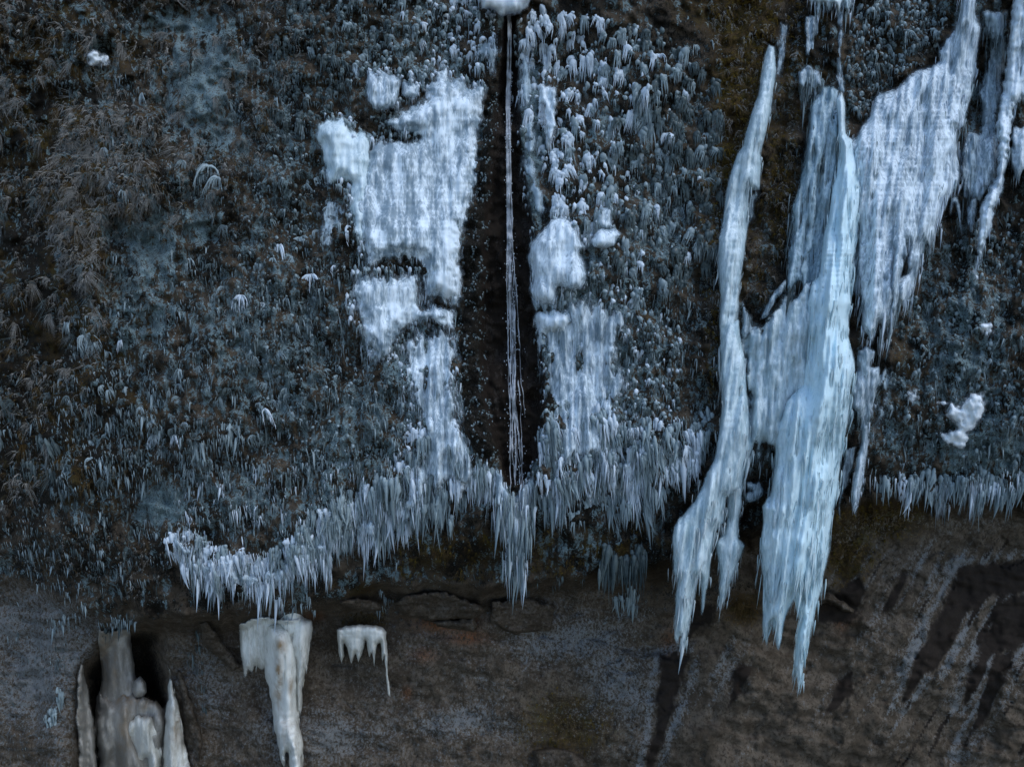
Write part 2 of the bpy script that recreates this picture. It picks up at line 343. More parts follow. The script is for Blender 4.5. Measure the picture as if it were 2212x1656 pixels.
dark_shade = np.maximum(dark_shade, .75 * ss(s_cave, 0, 40)); dark_shade = np.maximum(dark_shade, (1 - upm) * blob(U, V, [(60, 1450, 220, 260, .62), (420, 1480, 80, 160, .5), (850, 1320, 300, 70, .45), (1500, 1280, 260, 70, .5)])); frost *= 1 - .8 * ss(s_cave, 0, 30); ice *= 1 - ss(under, -20, 20)  # paints cave shade, darker bottom-left corner and lip underside into the colour
dark_shade = np.maximum(dark_shade, ss(s_rib, -3, 6))
ice *= 1 - ss(s_rib, -4, 4); moss *= 1 - ss(s_rib, -4, 4)

nV, nU = U.shape
PW = unproject(U, V, H).reshape(-1, 3)
ii = np.arange(nV * nU).reshape(nV, nU)
quads = np.stack([ii[:-1, :-1], ii[1:, :-1], ii[1:, 1:], ii[:-1, 1:]], -1).reshape(-1, 4)
me = new_mesh('cliff', PW, quads, M['cliff'])
set_col(me, 'cover', np.stack([ice, moss, wet, upm], -1).reshape(-1, 4)); set_col(me, 'cover_b', np.stack([frost, rust, dark_shade], -1).reshape(-1, 3))
cliff = link('cliff', me, kind='structure')

# small pieces noted here and built at the end: u, v, size (frame units), stretch, material, tilt, key, offset
ITEMS = {k: [] for k in ('icicle_cluster', 'ice_nodule', 'frost_frond', 'grass_tuft')}
def add(kind, u, v, size, mat, zs=1.0, tilt=0.0, key='', off=0.0):
    ITEMS[kind].append((u, v, size, zs, mat, tilt, key, off))

# ------------------------------------------------------------------ large ice, traced outlines given body
def ice_mass(name, poly, mat, thick=.35, R=30, off=.0, holes=(), res=3.3, edge=6, eu=14, ev=34, fade=7, flute=.10, lean=0.0, white=.5, blue=0.0, stain=None, parent=None, back=.5, soft=False, habs=None, vclip=None, lumps=.6, grain=.22, drip=0, drip_mat='w', drip_s=(4, 11), follow=True, patchy=0.0, tone_fn=None, fl_u=11, fl_v=130, sag=0.0, **props):
    P = np.asarray(poly, float); seed = (hash_s(name) + int(P[0, 0] * 7 + P[0, 1])) % 97
    u = np.arange(P[:, 0].min() - 16, P[:, 0].max() + 16, res); v = np.arange(P[:, 1].min() - 16, P[:, 1].max() + 16, res)
    A, B = np.meshgrid(u, v)
    S = sdf(A, B, P, 60)
    for h_ in holes: S = np.minimum(S, -sdf(A, B, h_, 60) - 1)
    ul = A - lean * B
    S = S + edge * 2 * (fbm(ul / eu, B / ev, seed, 2) - .5)
    if patchy: S = S - patchy * ss(fbm(ul / 26, B / 34, seed + 5, 4), .52, .66)
    gy, gx = np.gradient(S, res); g2 = gx * gx + gy * gy + .05
    out = S <= 0
    A2 = np.where(out, A - gx * S / g2 * 1.0, A); B2 = np.where(out, B - gy * S / g2, B)
    A2 = np.where(out, np.clip(A2, A - res * 1.5, A + res * 1.5), A); B2 = np.where(out, np.clip(B2, B - res * 1.5, B + res * 1.5), B)
    t = np.clip(S / R, 0, 1); f = np.sqrt(np.maximum(0, 1 - (1 - t) ** 2))
    if soft: f = .35 * f + .65 * ss(t, 0, 1)
    B3_ = B2 if vclip is None else np.minimum(B2, vclip)
    base = (.18 * Hs(A2, B2) + .82 * Hl(A2, B2) + .05 if follow and vclip is None else Hl(A2, B3_)) + off
    fl = (fbm(ul / max(fl_u, 12), B / fl_v, seed + 11, 2) - .5) * 2 * flute + (fbm(ul / 34, B / 240, seed + 13, 2) - .5) * flute * 1.6
    fl = fl + grain * flute * (fbm(ul / 15, B / 26, seed + 29, 1) - .5) * 1.2
    if habs is not None: base = np.where(B2 > lip_v(A2) + 22, np.maximum(habs, Hs(A2, B2) - .05), habs)
    lump = (fbm(ul / 60, B / 150, seed + 19, 3) - .5) * thick * lumps
    front = base + thick * f + (fl + lump) * np.minimum(1, f * 1.3)
    bk = base - thick * back * f - .05 * f
    keep_v = ~out
    cell = keep_v[:-1, :-1] | keep_v[1:, :-1] | keep_v[1:, 1:] | keep_v[:-1, 1:]
    n = A.size; idx = np.arange(n).reshape(A.shape)
    bidx = np.where(out, idx, idx + n)
    q = lambda I: np.stack([I[:-1, :-1][cell], I[1:, :-1][cell], I[1:, 1:][cell], I[:-1, 1:][cell]], -1)
    Fq = np.concatenate([q(idx), q(bidx)[:, ::-1]])
    PV = np.concatenate([unproject(A2, B2, front).reshape(-1, 3), unproject(A2, B2, bk).reshape(-1, 3)])
    tw = np.clip(white + .5 * (fbm(ul / 40, B / 90, seed + 23, 3) - .5), 0, 1); tb = np.full(A.shape, float(blue)); ts = np.zeros(A.shape)
    tw = tw * (.45 + .55 * ss(S, 0, 16))
    if stain: ts = blob(A, B, stain)
    if tone_fn: tw, tb = tone_fn(A, B, tw, tb)
    tone = np.stack([tw, tb, ts, ss(S, -1, fade)], -1).reshape(-1, 4); tone = np.concatenate([tone, tone])
    used = np.unique(Fq); rm = np.full(2 * n, -1); rm[used] = np.arange(len(used))
    me = new_mesh(name, PV[used], rm[Fq], M[mat]); set_col(me, 'tone', tone[used])
    if drip:
        ok = np.flatnonzero((S > 1).ravel()); r_ = np.random.default_rng(seed)
        for k_ in r_.choice(ok, min(drip, len(ok)), replace=False):
            a_, b_ = A.ravel()[k_], B.ravel()[k_]; dm = drip_mat[r_.integers(len(drip_mat))]
            add('icicle_cluster', a_, b_, r_.uniform(*drip_s), dm, r_.uniform(.9, 2.2), -lean * .5 + r_.normal(0, .05), 'drip', front.ravel()[k_] - float(Hs(a_, b_)) - .04)
    return link(name, me, parent, **props)
def hash_s(s): return sum(ord(c) * (i + 3) for i, c in enumerate(s))

def anchor(u, v): return tuple(unproject(u, v, float(Hs(u, v))))
def part(root, name, poly, mat, **k):
    """a part of a thing: mesh in world space, kept in place under its root"""
    o = ice_mass(name, poly, mat, **k); o.parent = root; o.matrix_parent_inverse = root.matrix_basis.inverted(); return o

# the leaning pillar
t = thing('ice_pillar', anchor(1640, 600), 'slender pale ice pillar leaning along the mossy strip, ending in a forked tip', 'ice pillar')
part(t, 'upper_shaft', [(1660, 96), (1674, 100), (1680, 150), (1667, 245), (1658, 287), (1646, 332), (1648, 350), (1643, 412), (1621, 414), (1618, 451), (1613, 526), (1603, 601), (1598, 639), (1601, 664), (1592, 714), (1578, 760), (1572, 830), (1556, 828), (1556, 800), (1553, 739), (1551, 689), (1556, 651), (1553, 614), (1548, 564), (1551, 514), (1561, 464), (1566, 414), (1576, 375), (1591, 332), (1603, 312), (1616, 255), (1633, 212), (1643, 155), (1652, 112)], 'ice_blue', drip=160, drip_mat='q', drip_s=(14, 50), thick=.42, R=26, off=.12, lean=-.16, white=.45, blue=.03, flute=.07, edge=2, ev=60, lumps=.25)
part(t, 'lower_shaft', [(1553, 770), (1556, 722), (1572, 690), (1598, 688), (1612, 780), (1620, 880), (1628, 960), (1616, 1008), (1603, 1060), (1570, 1075), (1566, 1128), (1548, 1150), (1541, 1190), (1533, 1250), (1523, 1305), (1516, 1332), (1512, 1280), (1508, 1250), (1503, 1280), (1496, 1325), (1486, 1367), (1481, 1397), (1476, 1404), (1470, 1374), (1466, 1402), (1461, 1394), (1455, 1377), (1455, 1330), (1458, 1287), (1463, 1250), (1453, 1242), (1451, 1160), (1455, 1138), (1466, 1118), (1501, 1080), (1516, 1045), (1526, 1018), (1543, 988), (1551, 933), (1558, 873), (1554, 828)], 'ice_blue', drip=260, drip_mat='q', drip_s=(14, 60), thick=.5, R=30, off=.18, lean=-.14, white=.5, blue=.10, flute=.09, edge=2, ev=60, lumps=.25, vclip=940)
part(t, 'side_fork', [(1575, 1040), (1606, 1040), (1603, 1090), (1598, 1128), (1598, 1163), (1611, 1178), (1603, 1203), (1586, 1242), (1578, 1262), (1566, 1300), (1556, 1309), (1550, 1314), (1551, 1257), (1553, 1230), (1549, 1198), (1546, 1172), (1560, 1150), (1570, 1120)], 'ice_blue', drip=80, drip_mat='q', drip_s=(12, 40), thick=.34, R=22, off=.1, lean=-.12, white=.5, blue=.05, flute=.08, edge=3, ev=40, lumps=.3, vclip=960)
part(t, 'clear_margin', [(1683, 44), (1704, 52), (1702, 100), (1694, 150), (1682, 215), (1668, 262), (1660, 262), (1672, 180), (1676, 112)], 'ice_grey', fade=16, thick=.12, R=14, off=.02, white=.35, flute=.05)
part(t, 'clear_margin', [(1621, 414), (1640, 408), (1632, 470), (1617, 500), (1608, 520), (1604, 470)], 'ice_grey', fade=14, thick=.16, R=12, off=.08, white=.5, flute=.05)

# the veil of grey columns
t = thing('ice_veil', anchor(1745, 400), 'grey-blue ice veil of thin fused columns between leaning pillar and big blue pillar', 'ice veil')
part(t, 'curtain', [(1746, 228), (1760, 200), (1779, 180), (1816, 190), (1826, 300), (1822, 380), (1812, 464), (1796, 560), (1776, 612), (1735, 640), (1728, 610), (1700, 640), (1696, 594), (1700, 564), (1706, 501), (1709, 439), (1724, 400), (1736, 325), (1744, 275)], 'ice_grey', fade=12, drip=220, drip_mat='mcm', drip_s=(20, 70), thick=.30, R=22, off=.05, lean=-.12, white=.55, blue=.2, flute=.16, edge=3, ev=50, fl_u=8)
part(t, 'column', [(1755, 300), (1772, 290), (1770, 400), (1758, 480), (1750, 560), (1742, 620), (1734, 640), (1730, 600), (1738, 500), (1746, 400)], 'ice_blue', thick=.26, R=12, off=.14, lean=-.12, white=.35, flute=.07)
part(t, 'column', [(1718, 440), (1732, 420), (1730, 500), (1722, 560), (1718, 622), (1706, 620), (1710, 540)], 'ice_grey', thick=.22, R=10, off=.12, lean=-.12, white=.6, flute=.06)
t = thing('ice_clump', anchor(1750, 150), 'fringed ice clump hanging above the grey ice veil', 'ice clump')
part(t, 'cap', [(1722, 158), (1735, 145), (1752, 140), (1770, 152), (1777, 175), (1775, 215), (1768, 190), (1762, 232), (1755, 196), (1748, 220), (1742, 190), (1734, 215), (1728, 190), (1722, 178)], 'ice_grey', drip=60, drip_mat='mc', drip_s=(14, 50), thick=.26, R=12, off=.10, white=.7, flute=.10, edge=4)
part(t, 'strand', [(1806, 20), (1822, 20), (1820, 90), (1818, 150), (1824, 200), (1806, 205), (1808, 120)], 'ice_grey', thick=.18, R=9, off=.06, white=.6, flute=.07)
part(t, 'strand', [(1742, 36), (1770, 34), (1768, 70), (1756, 110), (1748, 150), (1740, 110), (1736, 70)], 'ice_grey', thick=.16, R=9, off=.06, white=.6, flute=.08)
t = thing('ice_shelf', anchor(1790, 10), 'icicle-fringed ice shelf at the top edge above the big blue pillar', 'ice shelf')
part(t, 'shelf', [(1740, -60), (1838, -60), (1838, 10), (1830, 30), (1822, 14), (1812, 34), (1800, 12), (1792, 30), (1780, 10), (1768, 42), (1760, 10), (1748, 26)], 'ice_blue', drip=60, drip_mat='mw', drip_s=(14, 50), thick=.4, R=16, off=.08, white=.55, flute=.10, edge=4)

# the big blue pillar
MAIN = [(1806, 215), (1819, 187), (1826, 225), (1829, 288), (1844, 302), (1853, 345), (1862, 414), (1857, 489), (1847, 554), (1841, 601), (1839, 634), (1843, 654), (1836, 689), (1834, 727), (1844, 759), (1849, 800), (1840, 840), (1831, 915), (1826, 940), (1821, 978), (1814, 1040), (1809, 1073), (1801, 1103), (1796, 1140), (1794, 1190), (1781, 1242), (1769, 1292), (1759, 1342), (1749, 1392), (1737, 1430), (1733, 1467), (1728, 1500), (1722, 1494), (1720, 1449), (1715, 1442), (1715, 1412), (1720, 1362), (1724, 1335), (1714, 1296), (1706, 1312), (1696, 1347), (1689, 1382), (1681, 1404), (1676, 1392), (1672, 1365), (1666, 1352), (1661, 1370), (1658, 1400), (1651, 1382), (1646, 1354), (1648, 1292), (1646, 1242), (1641, 1178), (1646, 1128), (1644, 1092), (1660, 1070), (1672, 1003), (1671, 965), (1676, 920), (1700, 860), (1730, 828), (1741, 777), (1746, 739), (1741, 702), (1741, 651), (1750, 614), (1766, 589), (1770, 559), (1779, 509), (1786, 464), (1794, 420), (1804, 375), (1809, 325), (1806, 295)]
def main_tone(A, B, tw, tb):
    c = np.interp(B, [200, 500, 800, 1000, 1200, 1500], [1822, 1815, 1790, 1775, 1745, 1735])
    w = np.interp(B, [200, 600, 1000, 1500], [40, 60, 85, 80])
    g = np.exp(-((A - c) / w) ** 2)
    return np.clip(.52 + .33 * g + .5 * (tw - .5), 0, 1), np.clip(.06 + .68 * g * ss(B, 180, 420), 0, .8)
t = thing('ice_pillar', anchor(1780, 700), 'massive pale blue frozen pillar hanging free below the lip, thickest ice of all', 'ice pillar')
part(t, 'pillar_body', MAIN, 'ice_blue', drip=520, drip_mat='p', drip_s=(16, 70), thick=.95, R=62, off=.22, lean=-.11, white=.5, flute=.13, edge=2.6, ev=70, vclip=960, lumps=.25, tone_fn=main_tone, res=3.1, fl_v=170)
part(t, 'rib', [(1664, 1110), (1690, 1000), (1700, 980), (1708, 1080), (1700, 1180), (1690, 1260), (1680, 1330), (1668, 1330), (1656, 1280), (1652, 1180)], 'ice_blue', thick=.35, R=18, off=.62, lean=-.1, white=.6, flute=.10, edge=3, ev=60, vclip=960)
part(t, 'rib', [(1732, 1120), (1752, 1060), (1766, 1080), (1764, 1180), (1752, 1260), (1740, 1320), (1732, 1290), (1726, 1210)], 'ice_blue', thick=.3, R=15, off=.80, lean=-.1, white=.65, blue=.3, flute=.08, edge=3, ev=60, vclip=960)
t = thing('ice_web', anchor(1680, 800), 'rough grey-white frozen web joining the leaning pillar and the big blue pillar', 'ice web')
part(t, 'web', [(1596, 700), (1610, 664), (1625, 690), (1640, 702), (1655, 684), (1690, 640), (1756, 600), (1776, 700), (1774, 980), (1720, 1010), (1690, 962), (1680, 990), (1668, 970), (1659, 1004), (1648, 965), (1638, 1010), (1630, 968), (1612, 1000), (1604, 800)], 'ice_blue', drip=240, drip_mat='mmw', drip_s=(5, 16), fade=18, thick=.42, R=34, off=.05, lean=-.08, white=.42, flute=.16, edge=8, patchy=6)
part(t, 'strut', [(1690, 604), (1704, 598), (1700, 618), (1678, 650), (1660, 684), (1640, 694), (1650, 664), (1672, 628)], 'ice_grey', thick=.3, R=12, off=.2, white=.8, flute=.06, edge=3)
part(t, 'strut', [(1600, 640), (1610, 655), (1622, 690), (1624, 720), (1606, 740), (1598, 720), (1604, 690)], 'ice_grey', thick=.25, R=10, off=.2, white=.8, flute=.06, edge=3)
part(t, 'hanging_lump', [(1606, 1040), (1640, 1040), (1650, 1060), (1640, 1084), (1612, 1085), (1604, 1070), (1620, 1060)], 'ice_grey', thick=.2, R=9, off=.1, white=.6, flute=.06, edge=5, vclip=960)

# the broad sheet
t = thing('ice_sheet', anchor(1960, 350), 'broad white ice sheet fanning down beside the big blue pillar with ragged icicled hem', 'ice sheet')
part(t, 'sheet', [(2084, -60), (2111, -60), (2113, 25), (2122, 60), (2118, 110), (2110, 160), (2106, 205), (2094, 225), (2086, 277), (2070, 285), (2075, 330), (2078, 390), (2054, 432), (2046, 442), (2039, 464), (2029, 497), (2019, 522), (2014, 551), (2006, 557), (2001, 534), (1991, 577), (1981, 609), (1974, 639), (1960, 660), (1944, 664), (1936, 689), (1921, 764), (1916, 777), (1920, 700), (1911, 727), (1907, 755), (1899, 779), (1901, 702), (1894, 727), (1886, 747), (1876, 744), (1871, 727), (1859, 722), (1857, 702), (1856, 664), (1852, 614), (1848, 564), (1846, 464), (1838, 414), (1832, 345), (1836, 308), (1859, 270), (1874, 250), (1884, 218), (1896, 198), (1931, 190), (1954, 170), (1974, 150), (2004, 143), (2026, 130), (2024, 112), (2039, 87), (2056, 62), (2069, 25)], 'ice_white', drip=420, drip_mat='wwm', drip_s=(14, 60), fade=12, thick=.6, R=50, off=.10, lean=-.13, white=.52, flute=.085, edge=3, ev=50, lumps=.35, holes=[[(1950, 545), (1957, 550), (1956, 590), (1950, 592), (1946, 570)]], res=3.1)
part(t, 'back_layer', [(1838, 500), (1866, 470), (1868, 560), (1862, 620), (1850, 655), (1842, 640)], 'ice_grey', thick=.25, R=14, off=.0, white=.8, flute=.1)
part(t, 'rib', [(1930, 470), (1948, 420), (1962, 430), (1958, 540), (1944, 640), (1930, 700), (1922, 690), (1926, 580)], 'ice_white', thick=.3, R=14, off=.45, lean=-.13, white=.5, flute=.07)
part(t, 'rib', [(1968, 430), (1988, 400), (1996, 450), (1982, 540), (1968, 600), (1960, 560)], 'ice_white', thick=.26, R=14, off=.42, lean=-.13, white=.45, flute=.07)
part(t, 'icicle', [(2052, 428), (2066, 420), (2076, 440), (2080, 512), (2076, 510), (2068, 470), (2062, 440), (2054, 468), (2050, 462)], 'ice_grey', thick=.2, R=7, off=.12, white=.8, flute=.03, edge=1.5)
part(t, 'icicle', [(2092, 430), (2112, 424), (2110, 470), (2100, 520), (2092, 508), (2086, 470)], 'ice_grey', thick=.2, R=8, off=.1, white=.7, flute=.05, edge=3)
t = thing('ice_band', anchor(2145, 180), 'dark grey recessed ice band between the white sheet and the edge pillar', 'ice sheet')
part(t, 'band', [(2114, 20), (2180, 20), (2178, 110), (2168, 200), (2155, 262), (2150, 330), (2160, 380), (2120, 440), (2080, 430), (2070, 330), (2086, 280), (2112, 282), (2116, 240), (2108, 205), (2124, 160), (2140, 100), (2120, 60)], 'ice_grey', fade=14, drip=120, drip_mat='cm', drip_s=(14, 50), thick=.22, R=24, off=.0, white=.62, flute=.14, edge=5)
part(t, 'lower_apron', [(2075, 285), (2120, 290), (2160, 270), (2165, 340), (2150, 400), (2110, 440), (2085, 430), (2070, 380)], 'ice_white', drip=90, drip_mat='m', drip_s=(6, 18), fade=26, thick=.26, R=24, off=.04, white=.35, flute=.12, edge=6)
t = thing('ice_pillar', anchor(2175, 250), 'white ice pillar with serrated edges at the far edge of the picture, tapering to a point', 'ice pillar')
part(t, 'pillar_body', [(2194, -60), (2290, -60), (2290, 190), (2212, 215), (2196, 225), (2190, 250), (2186, 288), (2178, 350), (2170, 400), (2164, 416), (2148, 459), (2140, 501), (2128, 534), (2115, 580), (2110, 552), (2108, 514), (2116, 445), (2138, 405), (2150, 375), (2155, 325), (2149, 262), (2159, 212), (2168, 162), (2174, 112), (2179, 62)], 'ice_white', drip=160, drip_mat='wwm', drip_s=(10, 40), thick=.55, R=26, off=.18, lean=-.12, white=.75, flute=.10, edge=4, ev=14, lumps=.3)
part(t, 'side_lobe', [(2186, 272), (2215, 268), (2290, 262), (2290, 390), (2225, 430), (2210, 370), (2203, 395), (2196, 412), (2190, 380), (2180, 350)], 'ice_white', drip=60, drip_mat='wm', drip_s=(10, 40), thick=.4, R=24, off=.08, white=.5, flute=.1, edge=6)
t = thing('hanging_ice_column', anchor(1865, 900), 'lumpy hanging ice column tapering to a point beside the big blue pillar', 'icicle')
part(t, 'upper_lump', [(1854, 756), (1864, 748), (1876, 746), (1891, 760), (1890, 772), (1886, 790), (1900, 790), (1904, 830), (1894, 855), (1884, 892), (1879, 930), (1858, 935), (1856, 903), (1848, 888), (1838, 880), (1838, 840), (1850, 800)], 'ice_white', drip=60, drip_mat='wm', drip_s=(10, 30), thick=.35, R=16, off=.10, white=.45, flute=.09, edge=5)
part(t, 'lower_spike', [(1858, 915), (1880, 915), (1876, 978), (1871, 1003), (1866, 1040), (1859, 1065), (1854, 1090), (1851, 1119), (1847, 1115), (1840, 1083), (1836, 1060), (1846, 1003), (1858, 953)], 'ice_white', drip=40, drip_mat='w', drip_s=(14, 40), thick=.30, R=13, off=.10, white=.6, flute=.06, edge=2, vclip=960)
part(t, 'side_curtain', [(1822, 970), (1850, 960), (1846, 1000), (1832, 1040), (1820, 1078), (1816, 1100), (1815, 1134), (1809, 1096), (1812, 1040)], 'ice_grey', thick=.18, R=10, off=.02, white=.6, flute=.07, edge=3, vclip=960)
part(t, 'frozen_spray', [(1896, 780), (1925, 790), (1932, 830), (1925, 880), (1905, 920), (1880, 960), (1878, 920), (1890, 860)], 'ice_grey', drip=70, drip_mat='m', fade=30, thick=.16, R=20, off=.0, white=.7, flute=.10, edge=10, patchy=12)

# sheets beside the waterfall
def sheet_tone(A, B, tw, tb):
    g = blob(A, B, [(975, 540, 34, 130, 1), (870, 650, 40, 60, .9), (960, 250, 40, 90, .7), (1190, 250, 20, 60, .6)]); return np.clip(tw * .58 + .95 * (fbm(A / 26, B / 48, 88, 3) - .5) + .42 * g, 0, 1.1), tb
t = thing('ice_sheet', anchor(900, 400), 'large white drizzled ice sheet beside the waterfall groove, topped by a rounded crest', 'ice sheet')
part(t, 'main_sheet', [(950, 137), (968, 142), (976, 165), (1003, 167), (1012, 182), (1048, 175), (1055, 190), (1048, 237), (1040, 287), (1038, 350), (1033, 414), (1015, 464), (1003, 514), (998, 564), (1005, 600), (1003, 640), (993, 664), (960, 656), (933, 648), (908, 664), (912, 588), (905, 570), (890, 560), (880, 572), (872, 558), (862, 575), (850, 560), (838, 580), (828, 565), (815, 572), (808, 608), (802, 605), (788, 554), (768, 514), (760, 476), (750, 444), (755, 414), (768, 380), (800, 300), (828, 300), (898, 298), (868, 292), (830, 277), (830, 257), (853, 250), (857, 235), (903, 217), (915, 212), (915, 185), (928, 170)], 'ice_white', soft=True, grain=.1, drip=420, drip_mat='wwm', drip_s=(8, 26), fade=18, thick=.30, R=40, off=.05, white=.66, flute=.045, edge=6, ev=18, tone_fn=sheet_tone, res=3.1, fl_u=14, fl_v=160, patchy=3)
part(t, 'round_lobe', [(703, 255), (738, 251), (754, 253), (765, 280), (793, 282), (803, 300), (806, 380), (800, 450), (790, 520), (796, 560), (806, 600), (800, 604), (786, 556), (766, 510), (758, 470), (750, 444), (752, 400), (738, 392), (722, 400), (703, 400), (699, 362), (692, 325), (676, 298), (680, 270)], 'ice_blue', soft=True, drip=160, drip_mat='mw', fade=14, thick=.36, R=34, off=.08, white=.62, blue=.12, flute=.05, edge=5)
part(t, 'lower_sheet', [(768, 588), (850, 592), (912, 587), (914, 664), (935, 650), (960, 658), (985, 662), (988, 720), (930, 700), (890, 702), (868, 724), (853, 746), (845, 776), (830, 778), (814, 788), (803, 766), (780, 748), (775, 702), (768, 664), (752, 640), (760, 609)], 'ice_white', soft=True, grain=.1, drip=240, drip_mat='wwm', drip_s=(8, 24), fade=20, thick=.30, R=36, off=.05, white=.7, flute=.06, edge=6, ev=18, tone_fn=sheet_tone, fl_u=14, fl_v=160, patchy=2)
t = thing('ice_patch', anchor(830, 200), 'white ice patch with a flat top edge above the large drizzled sheet', 'ice patch')
part(t, 'patch', [(793, 150), (828, 153), (858, 160), (868, 175), (865, 205), (853, 237), (828, 242), (803, 236), (790, 220), (789, 187)], 'ice_white', soft=True, drip=200, drip_mat='wm', fade=10, thick=.26, R=18, off=.08, white=.5, flute=.12, edge=4, fl_v=60)
part(t, 'side_patch', [(868, 175), (908, 177), (907, 207), (890, 216), (868, 207)], 'ice_white', soft=True, drip=60, drip_mat='w', thick=.2, R=14, off=.08, white=.55, flute=.08, edge=3)
t = thing('ice_patch', anchor(765, 160), 'small faint ice smear beside the flat-topped white ice patch', 'ice patch')
part(t, 'patch', [(752, 140), (780, 138), (784, 160), (776, 184), (764, 176), (756, 160)], 'ice_grey', fade=24, thick=.12, R=12, off=.05, white=.7, flute=.06, edge=6)
t = thing('ice_patch', anchor(700, 480), 'thin translucent grey ice smear below the rounded lobe of the large sheet', 'ice patch')
part(t, 'patch', [(690, 420), (730, 425), (752, 450), (752, 480), (735, 520), (706, 560), (688, 540), (684, 470)], 'ice_grey', fade=34, thick=.1, R=24, off=.0, white=.5, flute=.08, edge=10, patchy=14)
t = thing('ice_apron', anchor(940, 850), 'mottled ice apron running down to the lip beneath the large drizzled sheet', 'ice sheet')
part(t, 'apron', [(870, 740), (900, 706), (940, 704), (990, 720), (992, 828), (1000, 900), (1016, 960), (1050, 1030), (1000, 1060), (975, 1050), (955, 1075), (930, 1050), (905, 1090), (880, 1060), (890, 1000), (915, 960), (900, 900), (880, 850), (865, 800)], 'ice_white', soft=True, grain=.25, drip=420, drip_mat='mmw', drip_s=(8, 30), fade=30, thick=.16, R=24, off=.02, white=.44, flute=.14, edge=12, fl_u=13, fl_v=110, patchy=9)
t = thing('ice_crust', anchor(1035, 130), 'pale granular ice crust at the upper edge of the dark waterfall groove', 'ice patch')
part(t, 'crust', [(1040, 85), (1076, 70), (1080, 110), (1076, 150), (1068, 165), (1045, 130), (1020, 132), (1022, 112)], 'ice_white', soft=True, grain=.25, drip=140, drip_mat='mw', fade=26, thick=.16, R=16, off=.04, white=.30, flute=.08, edge=8)

t = thing('ice_dome', anchor(1210, 550), 'bulging white ice dome with a rounded crown beside the dark groove', 'ice sheet')
part(t, 'dome', [(1188, 471), (1213, 463), (1231, 471), (1243, 491), (1256, 514), (1271, 534), (1258, 546), (1266, 564), (1272, 601), (1258, 629), (1230, 632), (1208, 622), (1206, 650), (1201, 666), (1170, 662), (1151, 655), (1141, 631), (1146, 600), (1137, 556), (1143, 521), (1161, 501), (1176, 486)], 'ice_white', grain=.25, drip=150, drip_mat='w', drip_s=(7, 20), fade=12, thick=.46, R=40, off=.06, white=.62, flute=.08, edge=3, lumps=.5, fl_u=16, fl_v=90)
part(t, 'lower_lobe', [(1156, 669), (1200, 668), (1236, 674), (1238, 697), (1226, 721), (1190, 729), (1170, 764), (1162, 778), (1157, 714), (1152, 690)], 'ice_white', soft=True, grain=.25, drip=220, drip_mat='wwm', fade=10, thick=.3, R=26, off=.05, white=.78, flute=.12, edge=6, fl_v=50)
part(t, 'drip_skirt', [(1145, 640), (1200, 655), (1196, 676), (1186, 664), (1178, 682), (1168, 664), (1158, 676), (1150, 660)], 'ice_grey', thick=.2, R=8, off=.1, white=.8, flute=.05, edge=2)
t = thing('ice_mound', anchor(1310, 500), 'isolated bright ice mound like a beehive hanging among ice nodules', 'ice mound')
part(t, 'mound', [(1281, 534), (1273, 521), (1281, 503), (1288, 492), (1310, 490), (1333, 492), (1344, 506), (1328, 532), (1303, 542)], 'ice_white', thick=.4, R=24, off=.06, white=.72, flute=.05, edge=3)
part(t, 'neck', [(1290, 446), (1298, 438), (1318, 452), (1326, 478), (1332, 494), (1308, 500), (1288, 494), (1284, 476)], 'ice_white', drip=90, drip_mat='w', drip_s=(5, 12), thick=.28, R=18, off=.05, white=.5, flute=.12, edge=5, fl_u=6, fl_v=40)
t = thing('ice_stripe', anchor(1185, 250), 'narrow bright white ice stripe among ice nodules beside the dark groove', 'ice sheet')
part(t, 'stripe', [(1163, 177), (1185, 180), (1203, 188), (1206, 225), (1202, 260), (1198, 290), (1190, 310), (1182, 300), (1172, 290), (1176, 250), (1162, 215)], 'ice_white', grain=.25, drip=140, drip_mat='w', drip_s=(5, 13), fade=12, thick=.26, R=16, off=.08, white=.78, flute=.10, edge=6, fl_u=7, fl_v=40)
t = thing('ice_margin', anchor(1140, 330), 'thin bluish ice margin lining the waterfall groove, granular and half clear', 'ice sheet')
part(t, 'margin', [(1118, 87), (1140, 95), (1160, 170), (1166, 240), (1168, 300), (1158, 340), (1176, 400), (1190, 455), (1160, 476), (1148, 500), (1140, 430), (1126, 380), (1124, 320), (1118, 250)], 'ice_grey', soft=True, grain=.25, drip=320, drip_mat='mmc', drip_s=(5, 14), fade=26, thick=.12, R=18, off=.02, white=.75, flute=.08, edge=5, patchy=10)
t = thing('ice_apron', anchor(1290, 760), 'flaky mottled ice apron below the bulging white dome', 'ice sheet')
part(t, 'apron', [(1170, 660), (1261, 640), (1356, 670), (1362, 704), (1345, 739), (1335, 790), (1362, 810), (1352, 860), (1330, 910), (1300, 990), (1240, 1000), (1200, 1010), (1176, 980), (1176, 860), (1164, 780), (1158, 700)], 'ice_white', soft=True, grain=.25, drip=420, drip_mat='mmw', drip_s=(8, 30), fade=30, thick=.14, R=24, off=.02, white=.42, flute=.14, edge=12, fl_u=13, fl_v=110, patchy=10)
t = thing('snow_cushion', anchor(1100, 5), 'smooth snow cushion at the very top where the waterfall begins', 'snow')
part(t, 'cap', [(1020, -60), (1160, -60), (1152, 0), (1140, 16), (1122, 32), (1104, 30), (1086, 36), (1066, 26), (1040, 20), (1030, -10)], 'snow', thick=.5, R=22, off=.06, white=.8, flute=.04, edge=4)
